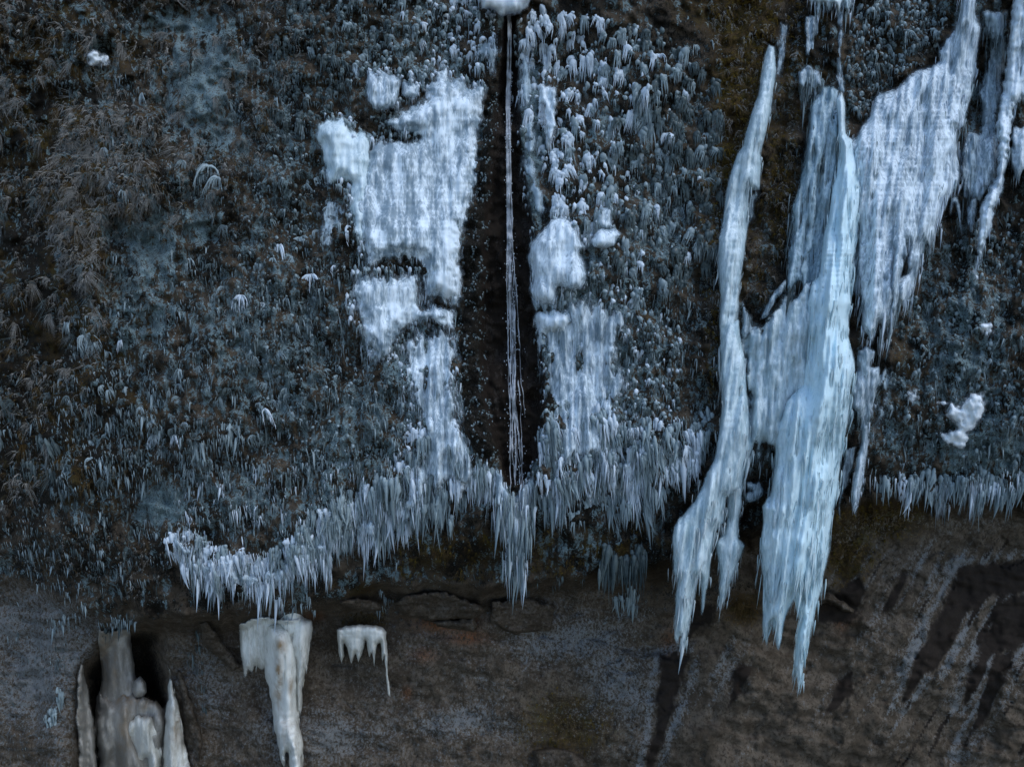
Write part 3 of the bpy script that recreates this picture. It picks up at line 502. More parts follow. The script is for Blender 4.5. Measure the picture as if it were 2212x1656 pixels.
for nm, pl, lab in (('large', [(2089, 853), (2109, 845), (2129, 848), (2131, 893), (2119, 913), (2096, 938), (2084, 978), (2059, 968), (2034, 953), (2031, 935), (2051, 928), (2069, 923), (2041, 895), (2044, 878), (2021, 870), (2026, 863), (2059, 868), (2071, 875)], 'large ragged snow patch clinging to the wall above the far icicle fringe'),
                    ('s', [(1958, 848), (1964, 840), (1984, 843), (1985, 860), (1971, 870), (1962, 862)], 'small snow dab beside the hanging ice column'),
                    ('r', [(2108, 700), (2128, 688), (2144, 700), (2147, 716), (2138, 728), (2118, 722)], 'rounded snow lump below the curled ice hook on the far wall'),
                    ('h', [(2094, 590), (2100, 581), (2110, 584), (2115, 600), (2110, 620), (2104, 624), (2106, 604), (2100, 594)], 'curled white ice hook on the far wall'),
                    ('b', [(182, 120), (188, 109), (206, 107), (216, 118), (224, 112), (236, 126), (240, 138), (220, 140), (204, 143), (188, 138)], 'lone snow lump on the frosted grass slope in the upper corner'),
                    ('k', [(1266, 1054), (1274, 1048), (1282, 1056), (1282, 1075), (1276, 1086), (1268, 1075)], 'tiny bright snow clump among the icicles beneath the mottled apron'),
                    ('d', [(990, 1012), (998, 1008), (1010, 1014), (1012, 1050), (1000, 1070), (988, 1090), (984, 1050)], 'bright fringed snow lump over the lip just before the waterfall tail')):
    ice_mass('snow_patch', pl, 'snow', thick=.17, R=16, soft=True, off=.05, white=.7, flute=.04, edge=6, eu=13, ev=13, fl_v=24, fade=12, drip=26, drip_mat='wm', drip_s=(4, 9), label=lab, category='snow patch')

# frozen tail of the waterfall
t = thing('frozen_cascade', anchor(1110, 1080), 'fringe of long icicles frozen at the foot of the dark waterfall groove', 'icicles')
part(t, 'curtain', [(1072, 1000), (1086, 1030), (1100, 1060), (1112, 1066), (1128, 1045), (1150, 1020), (1160, 1040), (1152, 1090), (1148, 1130), (1144, 1170), (1140, 1120), (1134, 1190), (1130, 1245), (1124, 1252), (1120, 1180), (1114, 1244), (1108, 1250), (1104, 1180), (1099, 1232), (1094, 1225), (1088, 1150), (1082, 1165), (1078, 1100), (1066, 1090), (1062, 1040)], 'ice_white', fade=12, drip=200, drip_mat='mmw', drip_s=(20, 90), thick=.26, R=12, off=.10, white=.32, flute=.16, edge=5, vclip=1010, fl_u=5, fl_v=160)

# stained ice below the lip
t = thing('stained_icicle', anchor(610, 1400), 'thick cream icicle with amber stains hanging in the recess under the lip', 'icicle')
part(t, 'root', [(600, 1262), (650, 1260), (654, 1330), (664, 1350), (650, 1380), (610, 1390), (596, 1360)], 'ice_yellow', fade=3, thick=.7, R=26, habs=HUNDER + .22, white=.7, flute=.06, edge=2.5, lumps=.3)
part(t, 'right_lobe', [(622, 1350), (650, 1328), (673, 1339), (677, 1356), (671, 1397), (668, 1424), (661, 1456), (656, 1487), (652, 1529), (649, 1556), (641, 1522), (636, 1482), (636, 1450), (624, 1400)], 'ice_yellow', fade=3, thick=.75, R=24, habs=HUNDER + .30, white=.75, flute=.07, edge=2.5, lumps=.3, drip=18, drip_mat='y', drip_s=(16, 44))
part(t, 'shaft', [(566, 1376), (578, 1350), (604, 1342), (632, 1356), (648, 1400), (648, 1460), (646, 1520), (648, 1560), (651, 1580), (654, 1600), (657, 1720), (627, 1720), (624, 1662), (620, 1626), (615, 1664), (606, 1644), (598, 1604), (590, 1567), (585, 1517), (575, 1467), (570, 1429)], 'ice_yellow', fade=3, thick=.85, R=38, habs=HUNDER + .30, white=.75, flute=.07, edge=2.5, lumps=.3, drip=30, drip_mat='y', drip_s=(16, 50), stain=[(607, 1395, 14, 18, 1.0), (601, 1470, 9, 60, 1.2), (614, 1580, 9, 40, .6), (628, 1470, 5, 40, 1.0)])
part(t, 'shoulder', [(513, 1345), (518, 1300), (560, 1290), (606, 1325), (606, 1370), (580, 1440), (566, 1450), (553, 1440), (545, 1455), (536, 1446), (530, 1470), (524, 1442), (517, 1417), (515, 1380)], 'ice_yellow', drip=14, drip_mat='y', drip_s=(12, 40), thick=.4, R=26, habs=HUNDER + .15, off=0, white=.5, flute=.08, edge=2.5, lumps=.3)
t = thing('ice_curtain', anchor(785, 1370), 'small pale fringed ice curtain under a grassy ledge below the lip', 'ice curtain')
part(t, 'curtain', [(727, 1359), (734, 1354), (748, 1350), (778, 1348), (812, 1349), (828, 1354), (835, 1364), (837, 1404), (838, 1454), (844, 1506), (838, 1499), (833, 1454), (830, 1417), (825, 1432), (822, 1387), (815, 1392), (808, 1441), (803, 1412), (798, 1424), (790, 1384), (780, 1417), (774, 1430), (768, 1412), (759, 1431), (750, 1402), (743, 1387), (744, 1417), (738, 1431), (733, 1417), (729, 1379)], 'ice_yellow', fade=2, thick=.45, R=16, off=.18, white=.92, flute=.05, edge=1.5, res=1.8)
t = thing('cave_ice', anchor(280, 1560), 'brown-stained ice mass filling the small dark cave in the bottom corner', 'ice mass')
part(t, 'mound', [(206, 1530), (216, 1490), (236, 1500), (262, 1488), (290, 1494), (316, 1500), (336, 1512), (362, 1524), (374, 1560), (372, 1740), (210, 1740), (203, 1600)], 'ice_cave_shaded', fade=12, thick=.8, R=60, habs=HUNDER - .60, white=.42, flute=.05, edge=7, lumps=1.1, fl_u=26, stain=[(266, 1580, 14, 80, .55), (262, 1505, 36, 14, .9), (312, 1516, 40, 12, .7)])
part(t, 'boss', [(282, 1490), (288, 1468), (302, 1459), (315, 1471), (319, 1494), (308, 1508), (290, 1506)], 'ice_cave_shaded', fade=3, thick=.55, R=20, habs=HUNDER - .35, white=.6, flute=.05, edge=2, lumps=.3)
part(t, 'front_drape', [(266, 1580), (276, 1552), (300, 1540), (330, 1546), (346, 1578), (352, 1620), (350, 1740), (322, 1740), (318, 1640), (308, 1690), (300, 1740), (270, 1740), (278, 1640)], 'ice_yellow', fade=9, thick=.6, R=24, habs=HUNDER - .15, white=.3, flute=.10, edge=4, lumps=.6, drip=26, drip_mat='y', drip_s=(12, 36))
part(t, 'right_drape', [(362, 1432), (369, 1446), (376, 1484), (388, 1522), (398, 1579), (412, 1656), (422, 1740), (356, 1740), (350, 1640), (352, 1570), (360, 1510), (364, 1460)], 'ice_yellow', fade=6, thick=.7, R=26, habs=HUNDER - .10, white=.35, flute=.08, edge=3, lumps=.4, drip=26, drip_mat='y', drip_s=(14, 40), stain=[(378, 1570, 14, 40, .8)])
part(t, 'curtain', [(214, 1296), (272, 1298), (282, 1360), (288, 1420), (298, 1476), (312, 1600), (200, 1600), (207, 1510), (219, 1467), (215, 1417), (211, 1380)], 'ice_cave_shaded', fade=3, thick=.55, R=34, habs=HUNDER - .72, white=.4, flute=.07, edge=2.5, lumps=.4, fl_u=20, stain=[(226, 1400, 12, 70, .6), (250, 1430, 8, 60, .5)])
part(t, 'spike', [(175, 1425), (181, 1437), (187, 1467), (195, 1497), (201, 1542), (208, 1592), (218, 1740), (172, 1740), (167, 1604), (163, 1554), (164, 1492), (167, 1449)], 'ice_cave_shaded', thick=.5, R=16, habs=HUNDER - .1, off=0, white=.55, flute=.08, edge=2.5, follow=False)

# ------------------------------------------------------------------ rock slabs and ledges, parts of the cliff
def rock_mass(name, poly, thick, off, **k):
    o = ice_mass(name, poly, 'cliff', thick=thick, R=10, off=off, white=0, flute=.08, edge=3, parent=cliff, fl_u=40, fl_v=9, **k)
    me = o.data; n = len(me.vertices)
    set_col(me, 'cover', np.zeros((n, 3))); c = np.zeros((n, 3)); c[:, 0] = .28; set_col(me, 'cover_b', c)
rock_mass('rock_slab', [(850, 1302), (878, 1284), (943, 1277), (963, 1277), (1038, 1307), (1048, 1320), (1023, 1334), (928, 1340), (865, 1327)], .30, .15)
rock_mass('rock_slab', [(725, 1299), (760, 1292), (803, 1294), (825, 1309), (823, 1319), (785, 1319), (743, 1309)], .28, .15)
rock_mass('rock_slab', [(928, 1340), (1023, 1334), (1030, 1352), (1022, 1362), (980, 1358), (940, 1350)], .22, .08)
rock_mass('rock_slab', [(1740, 1288), (1769, 1274), (1799, 1284), (1846, 1316), (1840, 1326), (1789, 1302), (1760, 1306)], .35, .12)
rock_mass('rock_slab', [(430, 1345), (446, 1340), (490, 1400), (520, 1440), (505, 1450), (470, 1420), (440, 1390)], .26, .10)
rock_mass('rock_slab', [(380, 1440), (392, 1450), (420, 1530), (440, 1600), (430, 1640), (410, 1590), (390, 1520)], .3, .12)
rock_mass('rock_slab', [(1150, 1620), (1190, 1612), (1240, 1622), (1270, 1650), (1250, 1690), (1170, 1690)], .3, .06)
rock_mass('rock_slab', [(1060, 1300), (1140, 1292), (1200, 1310), (1190, 1360), (1110, 1370), (1060, 1345)], .22, .02)

# ------------------------------------------------------------------ waterfall
t = thing('waterfall', anchor(1102, 60), 'thin lacy waterfall threading down the dark wet groove', 'waterfall')
inv = t.matrix_basis.inverted()
path = np.array([(1099, 20), (1101, 60), (1100, 150), (1098, 300), (1100, 450), (1104, 600), (1109, 750), (1114, 900), (1118, 1010), (1116, 1060)], float)
def tube(pts, rad, sides=6):
    n = len(pts); a = np.linspace(0, 2 * np.pi, sides, endpoint=False)
    ring = np.stack([np.cos(a), np.sin(a), np.zeros(sides)], -1)
    Vv = pts[:, None, :] + ring[None] * rad[:, None, None]
    I = np.arange(n * sides).reshape(n, sides); J = np.roll(I, -1, 1)
    return Vv.reshape(-1, 3), np.stack([I[:-1], I[1:], J[1:], J[:-1]], -1).reshape(-1, 4)
DROPS = []
for i in range(20):
    rr = np.random.default_rng(100 + i)
    v0 = [20, 20, 30, 40, 60, 120, 260, 380, 470, 520, 640, 700, 820, 25, 90, 200, 330, 420, 560, 30][i]; v1 = [1060, 980, 720, 1040, 560, 620, 900, 1000, 980, 1050, 1040, 1055, 1060, 500, 480, 640, 780, 860, 1000, 400][i]
    v = np.arange(v0, v1, 4.0); w = 3 + 7 * ss(v, 300, 1000)
    u = np.interp(v, path[:, 1], path[:, 0]) + w * 1.3 * (fbm(v / 190, v * 0 + i * 5.3, 71, 2) - .5) + w * .30 * (fbm(v / 26, v * 0 + i * 3.1, 73, 2) - .5) + (i % 7 - 3) * w * .45
    h = Hl(u, v) * .3 + Hs(u, v) * .7 + .16 + .05 * fbm(v / 30, v * 0 + i, 75)
    pts = unproject(u, v, h); r = (.005 + .013 * ss(fbm(v / 60, v * 0 + i * 7.7, 77, 3), .40, .75)) * (1.2 if i < 5 else .8)
    r[0] = r[-1] = .002
    o = link('water_strand', new_mesh('water_strand', *tube(pts, r), M['water']), t); o.matrix_parent_inverse = inv
nd = 420
dv = RNG.uniform(150, 1240, nd); du = np.interp(dv, path[:, 1], path[:, 0]) + RNG.normal(0, 1, nd) * (4 + 9 * ss(dv, 200, 1000))
oct_v = np.array([(1, 0, 0), (-1, 0, 0), (0, 1, 0), (0, -1, 0), (0, 0, 1.8), (0, 0, -1.8)], float)
oct_f = np.array([(0, 2, 4), (2, 1, 4), (1, 3, 4), (3, 0, 4), (2, 0, 5), (1, 2, 5), (3, 1, 5), (0, 3, 5)])
dp = unproject(du, dv, Hs(du, dv) + RNG.uniform(.08, .35, nd)); ds = RNG.uniform(.006, .014, nd)
VV = (dp[:, None] + oct_v[None] * ds[:, None, None]).reshape(-1, 3); FF = (oct_f[None] + (np.arange(nd) * 6)[:, None, None]).reshape(-1, 3)
o = link('water_drops', new_mesh('water_drops', VV, FF, M['w']), t, kind='stuff'); o.matrix_parent_inverse = inv

# ------------------------------------------------------------------ small pieces: prototypes (x across, -y out of the wall, z up; size 1)
def comp(parts):
    Vs, Fs, o = [], [], 0
    for v_, f_ in parts: Vs.append(v_); Fs.append(f_ + o); o += len(v_)
    return np.concatenate(Vs), np.concatenate(Fs)
def spine(pts, rad, sides):
    """tapered triangulated tube along a path, closed by a point"""
    n = len(pts); d = np.gradient(pts, axis=0); d /= np.linalg.norm(d, axis=1)[:, None] + 1e-9
    up = np.array([.13, 1., .2]); a = np.cross(d, up); a /= np.linalg.norm(a, axis=1)[:, None] + 1e-9; b = np.cross(d, a)
    ang = np.linspace(0, 2 * np.pi, sides, endpoint=False)
    Vv = pts[:, None] + rad[:, None, None] * (np.cos(ang)[None, :, None] * a[:, None] + np.sin(ang)[None, :, None] * b[:, None])
    I = np.arange(n * sides).reshape(n, sides); J = np.roll(I, -1, 1)
    A = np.stack([I[:-1], J[:-1], J[1:]], -1).reshape(-1, 3); B = np.stack([I[:-1], J[1:], I[1:]], -1).reshape(-1, 3)
    return Vv.reshape(-1, 3), np.concatenate([A, B])
def icicle(r, L, x, y, z, rad, seg, sides, bend=0.06):
    t_ = np.linspace(0, 1, seg + 1) if seg > 2 else np.array([0, .25, 1.0])[:seg + 1] if seg == 2 else np.array([0, 1.0])
    bx, by = r.normal(0, bend, 2) * L
    pts = np.stack([x + bx * t_ ** 2, y + by * t_ ** 2 + .25 * rad * (t_ < .05), z - L * t_], -1)
    prof = np.maximum(.02, (1 - t_) ** .85) * (.35 + .65 * ss(t_, -.05, .18)) if seg > 1 else np.array([1, .03])
    return spine(pts, rad * prof * (1 + .16 * r.normal(size=len(t_))), sides)
def p_cluster(r, lo):
    n = r.integers(3, 6) if lo else r.integers(12, 22); w = r.uniform(.12, .26) if lo else r.uniform(.14, .30); ps = []; sk = r.normal(0, .25)
    for i in range(n):
        x = r.uniform(-w, w); L_ = r.uniform(.2, 1) ** 1.2 * (1 - .5 * abs(x) / w)
        ps.append(icicle(r, max(L_, .12), x, r.normal(0, .05), sk * x + r.uniform(-.14, .10), min(.075, .021 * math.exp(r.normal(0, .55))) * (1.35 if lo else 1), 2 if lo else 6, 3 if lo else 5))
    if not lo:
        for i in range(r.integers(3, 7)):
            x = r.uniform(-w, w) * .9
            ps.append(icicle(r, r.uniform(.25, .6), x, r.normal(0, .03) + .02, sk * x + r.uniform(-.05, .16), r.uniform(.05, .10), 6, 6, .14))
    return comp(ps)
def ball(r, rx, ry, rz, c, nu, nv, amp):
    a = np.linspace(0, 2 * np.pi, nu, endpoint=False); b = np.linspace(.08, np.pi - .08, nv)
    A, B = np.meshgrid(a, b); k = 1 + amp * r.normal(size=A.shape)
    P = np.stack([c[0] + rx * np.cos(A) * np.sin(B) * k, c[1] + ry * np.sin(A) * np.sin(B) * k, c[2] + rz * np.cos(B) * k], -1).reshape(-1, 3)
    I = np.arange(nu * nv).reshape(nv, nu); J = np.roll(I, -1, 1)
    return P, np.concatenate([np.stack([I[:-1], I[1:], J[1:]], -1).reshape(-1, 3), np.stack([I[:-1], J[1:], J[:-1]], -1).reshape(-1, 3)])
def p_knob(r, lo):
    ps = [ball(r, .42, .36, .30, (0, -.22, 0), 6 if lo else 9, 4 if lo else 6, .13)]
    for i in range(1 if lo else 4): ps.append(ball(r, r.uniform(.16, .28), .24, r.uniform(.14, .24), (r.uniform(-.36, .36), -.28, r.uniform(-.22, .24)), 5 if lo else 7, 3 if lo else 5, .14))
    for i in range(5 if lo else 18):
        a = r.uniform(-1.4, 1.4)
        ps.append(icicle(r, r.uniform(.25, 1.15), .44 * math.sin(a), -.22 - .28 * math.cos(a), r.uniform(-.22, .05), r.uniform(.035, .075) * (1.3 if lo else 1), 1 if lo else 4, 3 if lo else 4, .05))
    return comp(ps)
def p_frond(r, lo):
    ps = []; n = 5 if lo else r.integers(7, 18)
    for i in range(n):
        a = r.uniform(-1.3, 1.3) + r.normal(0, .2); L_ = r.uniform(.4, 1.05); seg = 2 if lo else 5
        t_ = np.linspace(0, 1, seg + 1)
        up_ = r.uniform(.1, .45); dr_ = r.uniform(.7, 1.15)
        pts = np.stack([L_ * math.sin(a) * (.95 * t_ - .25 * t_ ** 2), -L_ * (.5 * t_ - .22 * t_ ** 2), L_ * (up_ * t_ - dr_ * t_ ** 2)], -1)
        ps.append(spine(pts, r.uniform(.03, .075) * (1 - t_ ** 2 * .92) * (1 + .2 * r.normal(size=seg + 1)), 3 if lo else 4))
        if not lo:
            for k in range(3):
                q = pts[r.integers(2, seg + 1)]; ps.append(icicle(r, r.uniform(.15, .45), *q, r.uniform(.02, .04), 2, 3, .04))
    return comp(ps)
def p_grass(r, lo):
    ps = []; n = 6 if lo else r.integers(26, 48)
    for i in range(n):
        a = r.uniform(0, 2 * np.pi); L_ = r.uniform(.5, 1.1); seg = 2 if lo else 4; t_ = np.linspace(0, 1, seg + 1); dr = r.uniform(.5, 1.7); sp = r.uniform(.15, .75)
        pts = np.stack([L_ * math.cos(a) * sp * t_ + r.normal(0, .08), -L_ * (.55 * t_) + 0 * t_, L_ * (math.sin(a) * .35 * t_ + .25 * t_ - dr * t_ ** 2)], -1)
        w = (.055 if lo else .034) * (1 - .75 * t_); side = np.array([-math.sin(a) * .4, .3, .8]); side /= np.linalg.norm(side)
        Vv = np.stack([pts - side * w[:, None], pts + side * w[:, None]], 1).reshape(-1, 3)
        k = np.arange(seg) * 2; ps.append((Vv, np.concatenate([np.stack([k, k + 1, k + 3], -1), np.stack([k, k + 3, k + 2], -1)])))
    return comp(ps)
PROTO = {'icicle_cluster': p_cluster, 'ice_nodule': p_knob, 'frost_frond': p_frond, 'grass_tuft': p_grass}
CACHE = {}
def proto_mesh(kind, i, mat):
    k = (kind, i, mat)
    if k not in CACHE:
        v_, f_ = PROTO[kind](np.random.default_rng(700 + i * 13 + hash_s(kind) % 50), False)
        CACHE[k] = new_mesh(kind, v_, f_, M[mat])
    return CACHE[k]

def rotm(ax, ay, az):
    cx, sx, cy, sy, cz, sz = np.cos(ax), np.sin(ax), np.cos(ay), np.sin(ay), np.cos(az), np.sin(az)
    R = np.empty((len(ax), 3, 3))
    R[:, 0, 0] = cy * cz; R[:, 0, 1] = sx * sy * cz - cx * sz; R[:, 0, 2] = cx * sy * cz + sx * sz
    R[:, 1, 0] = cy * sz; R[:, 1, 1] = sx * sy * sz + cx * cz; R[:, 1, 2] = cx * sy * sz - sx * cz
    R[:, 2, 0] = -sy; R[:, 2, 1] = sx * cy; R[:, 2, 2] = cx * cy
    return R

# items: u, v, size (frame units), stretch z, material, extra tilt, group key
def inside(u, v, poly): return sdf(u, v, poly, 5) > 0
def scatter(kind, poly, n, s0, s1, matf, key, zs=(.8, 1.3), tilt=(0, .2), off=0.0, power=2.0, dens=None):
    P = np.asarray(poly, float); got = 0; tries = 0
    while got < n and tries < 40:
        tries += 1
        m_ = max(64, (n - got) * 3)
        u = RNG.uniform(P[:, 0].min(), P[:, 0].max(), m_); v = RNG.uniform(P[:, 1].min(), P[:, 1].max(), m_)
        ok = inside(u, v, P) & (sdf(u, v, GROOVE, 8) < -2) & (sdf(u, v, RIB, 8) < 0)
        if dens is not None: ok &= RNG.random(m_) < dens(u, v)
        for a, b in zip(u[ok], v[ok]):
            if got >= n: break
            s_ = s0 + (s1 - s0) * RNG.random() ** power
            add(kind, a, b, s_, matf(a, b) if callable(matf) else matf, RNG.uniform(*zs), RNG.normal(*tilt), key, off); got += 1
FILM = [(440, 190, 75, 110, 1), (400, 50, 130, 36, 1), (330, 550, 70, 100, 1), (345, 1090, 60, 46, 1), (430, 490, 34, 36, 1), (300, 700, 80, 110, .8), (520, 780, 90, 120, .7), (700, 900, 90, 90, .6), (1145, 300, 25, 200, 1)]
def pick(*ms): return lambda u, v: ms[RNG.integers(len(ms))]
def clump(sc, lo, hi, seed): return lambda u, v: ss(fbm(u / sc, v / sc, seed, 3), lo, hi) * (1 - .92 * blob(u, v, FILM))

KR = [(1120, 22), (1220, 26), (1330, 40), (1450, 70), (1560, 180), (1560, 540), (1480, 620), (1360, 660), (1270, 540), (1190, 450), (1165, 330), (1125, 270)]
KL = [(640, -40), (1068, -40), (1078, 60), (1060, 165), (960, 135), (910, 172), (790, 148), (700, 250), (640, 300), (560, 200)]
def kr_mat(u, v):
    w = 1.15 - (u - 1130) / 290 + RNG.normal(0, .28)
    return 'w' if w > .55 else ('m' if w > .05 else 'c')
def kl_mat(u, v):
    w = .15 + (u - 840) / 300 + RNG.normal(0, .25)
    return 'w' if w > .6 else ('m' if w > .05 else 'c')
scatter('ice_nodule', KR, 900, 7, 24, kr_mat, 'kr', zs=(.9, 1.9), power=1.7)
scatter('ice_nodule', KL, 900, 5, 19, kl_mat, 'kl', zs=(.8, 1.4), power=2.0)
scatter('ice_nodule', [(1170, 640), (1280, 560), (1360, 640), (1470, 700), (1470, 900), (1400, 1000), (1180, 1000), (1175, 800)], 900, 5, 15, pick('m', 'm', 'c', 'w'), 'kb', zs=(.9, 2.0))
scatter('ice_nodule', [(640, 250), (700, 330), (700, 420), (690, 560), (760, 580), (750, 660), (770, 760), (860, 780), (860, 950), (700, 1000), (560, 900), (500, 700), (540, 400), (600, 280)], 900, 4, 11, pick('c', 'c', 'm'), 'ks', zs=(.8, 1.6))
scatter('ice_nodule', [(870, 740), (990, 720), (1000, 900), (1020, 1040), (880, 1060), (860, 860)], 420, 5, 13, pick('m', 'w', 'm', 'c'), 'ka', zs=(1, 2.2))
scatter('ice_nodule', [(1850, 10), (2060, 0), (2020, 110), (1960, 150), (1890, 195), (1870, 250), (1830, 240), (1830, 90)], 420, 5, 15, pick('c', 'm', 'm'), 'kt', zs=(.8, 1.6))
scatter('ice_nodule', [(1940, 680), (2000, 600), (2060, 520), (2220, 460), (2260, 1040), (1950, 1040), (1900, 950)], 600, 4, 13, pick('c', 'm', 'm'), 'kf', zs=(.8, 2.0))
scatter('ice_nodule', [(910, 235), (800, 250), (820, 290), (900, 292)], 90, 6, 12, pick('c', 'm'), 'ka', zs=(.8, 1.3))
# fronds
for (u, v, s_, m_, lab) in ((522, 640, 42, 'w', 'frond1'), (566, 655, 26, 'w', 'x'), (605, 530, 44, 'w', 'frond2'), (650, 515, 40, 'm', 'x'), (680, 500, 34, 'm', 'x'), (675, 595, 44, 'w', 'frond3'), (572, 885, 36, 'w', 'frond4'), (722, 575, 22, 'w', 'x'), (735, 485, 40, 'm', 'x'), (752, 490, 34, 'w', 'x'),
                         (450, 360, 46, 'm', 'frond5'), (470, 385, 36, 'm', 'x'), (430, 405, 30, 'c', 'x'), (520, 105, 26, 'm', 'x'), (548, 145, 26, 'm', 'x'), (525, 90, 20, 'm', 'x'), (500, 70, 20, 'c', 'x'), (375, 545, 24, 'm', 'x'), (410, 560, 26, 'm', 'x'), (185, 725, 40, 'm', 'frond6'), (205, 740, 30, 'm', 'x'), (262, 735, 22, 'w', 'x'), (150, 700, 34, 'm', 'x'),
                         (215, 835, 28, 'm', 'x'), (275, 838, 34, 'm', 'x'), (335, 940, 28, 'w', 'x'), (380, 940, 24, 'w', 'x'), (195, 990, 30, 'm', 'x'), (230, 1005, 24, 'm', 'x'), (390, 800, 30, 'm', 'x'), (385, 830, 20, 'm', 'x'),
                         (1540, 255, 34, 'w', 'frond7'), (1525, 290, 26, 'm', 'x'), (1440, 290, 26, 'w', 'x'), (1425, 120, 28, 'w', 'x'), (1470, 130, 30, 'w', 'x'), (1455, 122, 26, 'm', 'x'), (1500, 100, 24, 'm', 'x'), (1535, 90, 24, 'm', 'x'), (1460, 150, 22, 'm', 'x'), (1395, 200, 24, 'm', 'x'), (1475, 205, 28, 'm', 'x'),
                         (590, 560, 30, 'm', 'x'), (630, 555, 30, 'm', 'x'), (700, 510, 30, 'm', 'x'), (545, 940, 30, 'm', 'x'), (565, 1010, 26, 'm', 'x'), (620, 645, 24, 'm', 'x'), (480, 620, 22, 'm', 'x'), (640, 700, 26, 'm', 'x'), (1950, 30, 26, 'm', 'x'), (1915, 100, 30, 'm', 'x'), (1960, 70, 26, 'm', 'x'), (1900, 140, 28, 'c', 'x')):
    add('frost_frond', u, v, s_, m_, RNG.uniform(.95, 1.25), RNG.normal(-.1, .2), 'f:' + lab)
FL = [(150, 300), (560, 40), (680, 300), (740, 560), (760, 720), (620, 1000), (480, 1100), (330, 1080), (200, 1040), (120, 820), (250, 600)]
scatter('frost_frond', FL, 900, 7, 24, pick('c', 'm', 'c'), 'fl', zs=(.9, 1.3), tilt=(-.2, .3), dens=clump(60, .42, .6, 91))
scatter('frost_frond', [(1390, 80), (1560, 110), (1570, 560), (1440, 560), (1400, 300)], 170, 8, 22, pick('m', 'c', 'm'), 'fr', zs=(.9, 1.3), tilt=(0, .35))
scatter('frost_frond', [(1170, 900), (1440, 900), (1520, 960), (1440, 1080), (1200, 1080)], 120, 12, 30, pick('m', 'w'), 'fb', zs=(1.1, 1.6), tilt=(-.2, .2))
scatter('frost_frond', [(1850, 0), (2060, 0), (2000, 110), (1890, 190), (1850, 200)], 70, 10, 22, pick('m', 'c'), 'ft', tilt=(0, .4))
# icicle clusters along lips and over the face
def fringe(pts, n, l0, l1, mat, key, jit=8, off=.05, tilt=(0, .05)):
    P = np.array(pts, float); d = np.concatenate([[0], np.cumsum(np.hypot(*np.diff(P, axis=0).T))])
    for t_ in np.sort(RNG.random(n)) * d[-1]:
        u = np.interp(t_, d, P[:, 0]) + RNG.normal(0, 5); v = np.interp(t_, d, P[:, 1]) + RNG.normal(0, jit * 1.35)
        add('icicle_cluster', u, v, l0 * .6 + (l1 * 1.1 - l0 * .6) * RNG.random() ** 1.5, mat(u, v) if callable(mat) else mat, RNG.uniform(.9, 1.2), RNG.normal(*tilt), key, off)
wm = pick('w', 'm', 'w')
def fuse(poly, lab, white=.42, thick=.16):
    return ice_mass('icicle_mass', poly, 'ice_white', thick=thick, R=16, soft=True, fade=13, drip=34, drip_mat='wwm', drip_s=(22, 60), off=.06, white=white, flute=.12, edge=8, eu=12, ev=34, fl_u=12, fl_v=60, grain=.6, label=lab, category='icicles', group='fused icicle masses along the lip')
for pl, lab in (([(364, 1152), (384, 1160), (404, 1172), (420, 1190), (414, 1215), (404, 1205), (396, 1240), (388, 1205), (378, 1190), (370, 1176)], 'fused white icicle mass at the upper end of the sagging lip'),
                ([(408, 1216), (430, 1208), (452, 1220), (472, 1222), (478, 1250), (466, 1282), (458, 1258), (448, 1275), (438, 1250), (424, 1262), (414, 1240)], 'fused white icicle mass just past the upper end of the sagging lip'),
                ([(478, 1226), (500, 1222), (524, 1236), (548, 1240), (566, 1246), (568, 1275), (556, 1296), (548, 1272), (534, 1290), (524, 1262), (508, 1276), (492, 1256)], 'fused white icicle mass at the bottom of the sagging lip'),
                ([(560, 1240), (590, 1224), (612, 1222), (632, 1238), (628, 1270), (616, 1284), (606, 1262), (594, 1292), (582, 1268), (570, 1282)], 'fused white icicle mass directly above the stained icicle'),
                ([(640, 1170), (660, 1168), (672, 1190), (670, 1225), (660, 1240), (650, 1216), (642, 1204)], 'narrow bright fused icicle mass right of the sagging lip'),
                ([(676, 1176), (700, 1170), (716, 1190), (714, 1230), (702, 1246), (692, 1222), (680, 1226)], 'second narrow fused icicle mass right of the sagging lip'),
                ([(760, 1140), (784, 1120), (812, 1120), (822, 1150), (812, 1190), (798, 1165), (786, 1195), (770, 1170)], 'fused icicle mass on the rising lip left of the fringed snow lump'),
                ([(866, 1090), (890, 1068), (912, 1062), (918, 1100), (905, 1130), (892, 1108), (880, 1135), (868, 1115)], 'fused icicle mass beneath the mottled apron'),
                ([(1190, 1010), (1206, 1000), (1216, 1040), (1212, 1090), (1200, 1120), (1192, 1070)], 'fused icicle mass right of the frozen cascade'),
                ([(1340, 1000), (1362, 990), (1376, 1030), (1384, 1080), (1376, 1112), (1362, 1070), (1350, 1060)], 'fused icicle mass left of the leaning pillar foot'),
                ([(1286, 970), (1304, 962), (1318, 990), (1322, 1020), (1310, 1040), (1298, 1008)], 'fused icicle mass above the tiny snow clump'),
                ([(2020, 1044), (2040, 1038), (2052, 1050), (2050, 1080), (2040, 1096), (2030, 1076)], 'fused icicle mass below the ragged snow patch'),
                ([(2085, 1040), (2112, 1034), (2124, 1050), (2116, 1084), (2104, 1070), (2092, 1076)], 'fused icicle mass on the far lip right of the ragged snow patch')):
    fuse(pl, lab)
fringe([(520, 1310), (580, 1318), (640, 1310), (690, 1300)], 22, 20, 60, 'm', 'lip1', 10)
B1 = [(362, 1120), (410, 1140), (440, 1165), (490, 1185), (540, 1195), (600, 1185), (650, 1140), (720, 1110), (730, 1190), (650, 1235), (590, 1265), (500, 1262), (420, 1235), (380, 1200)]
B2 = [(640, 1120), (760, 1060), (860, 1000), (900, 920), (1000, 940), (1060, 1000), (1062, 1050), (980, 1080), (900, 1110), (840, 1140), (740, 1165), (660, 1175)]
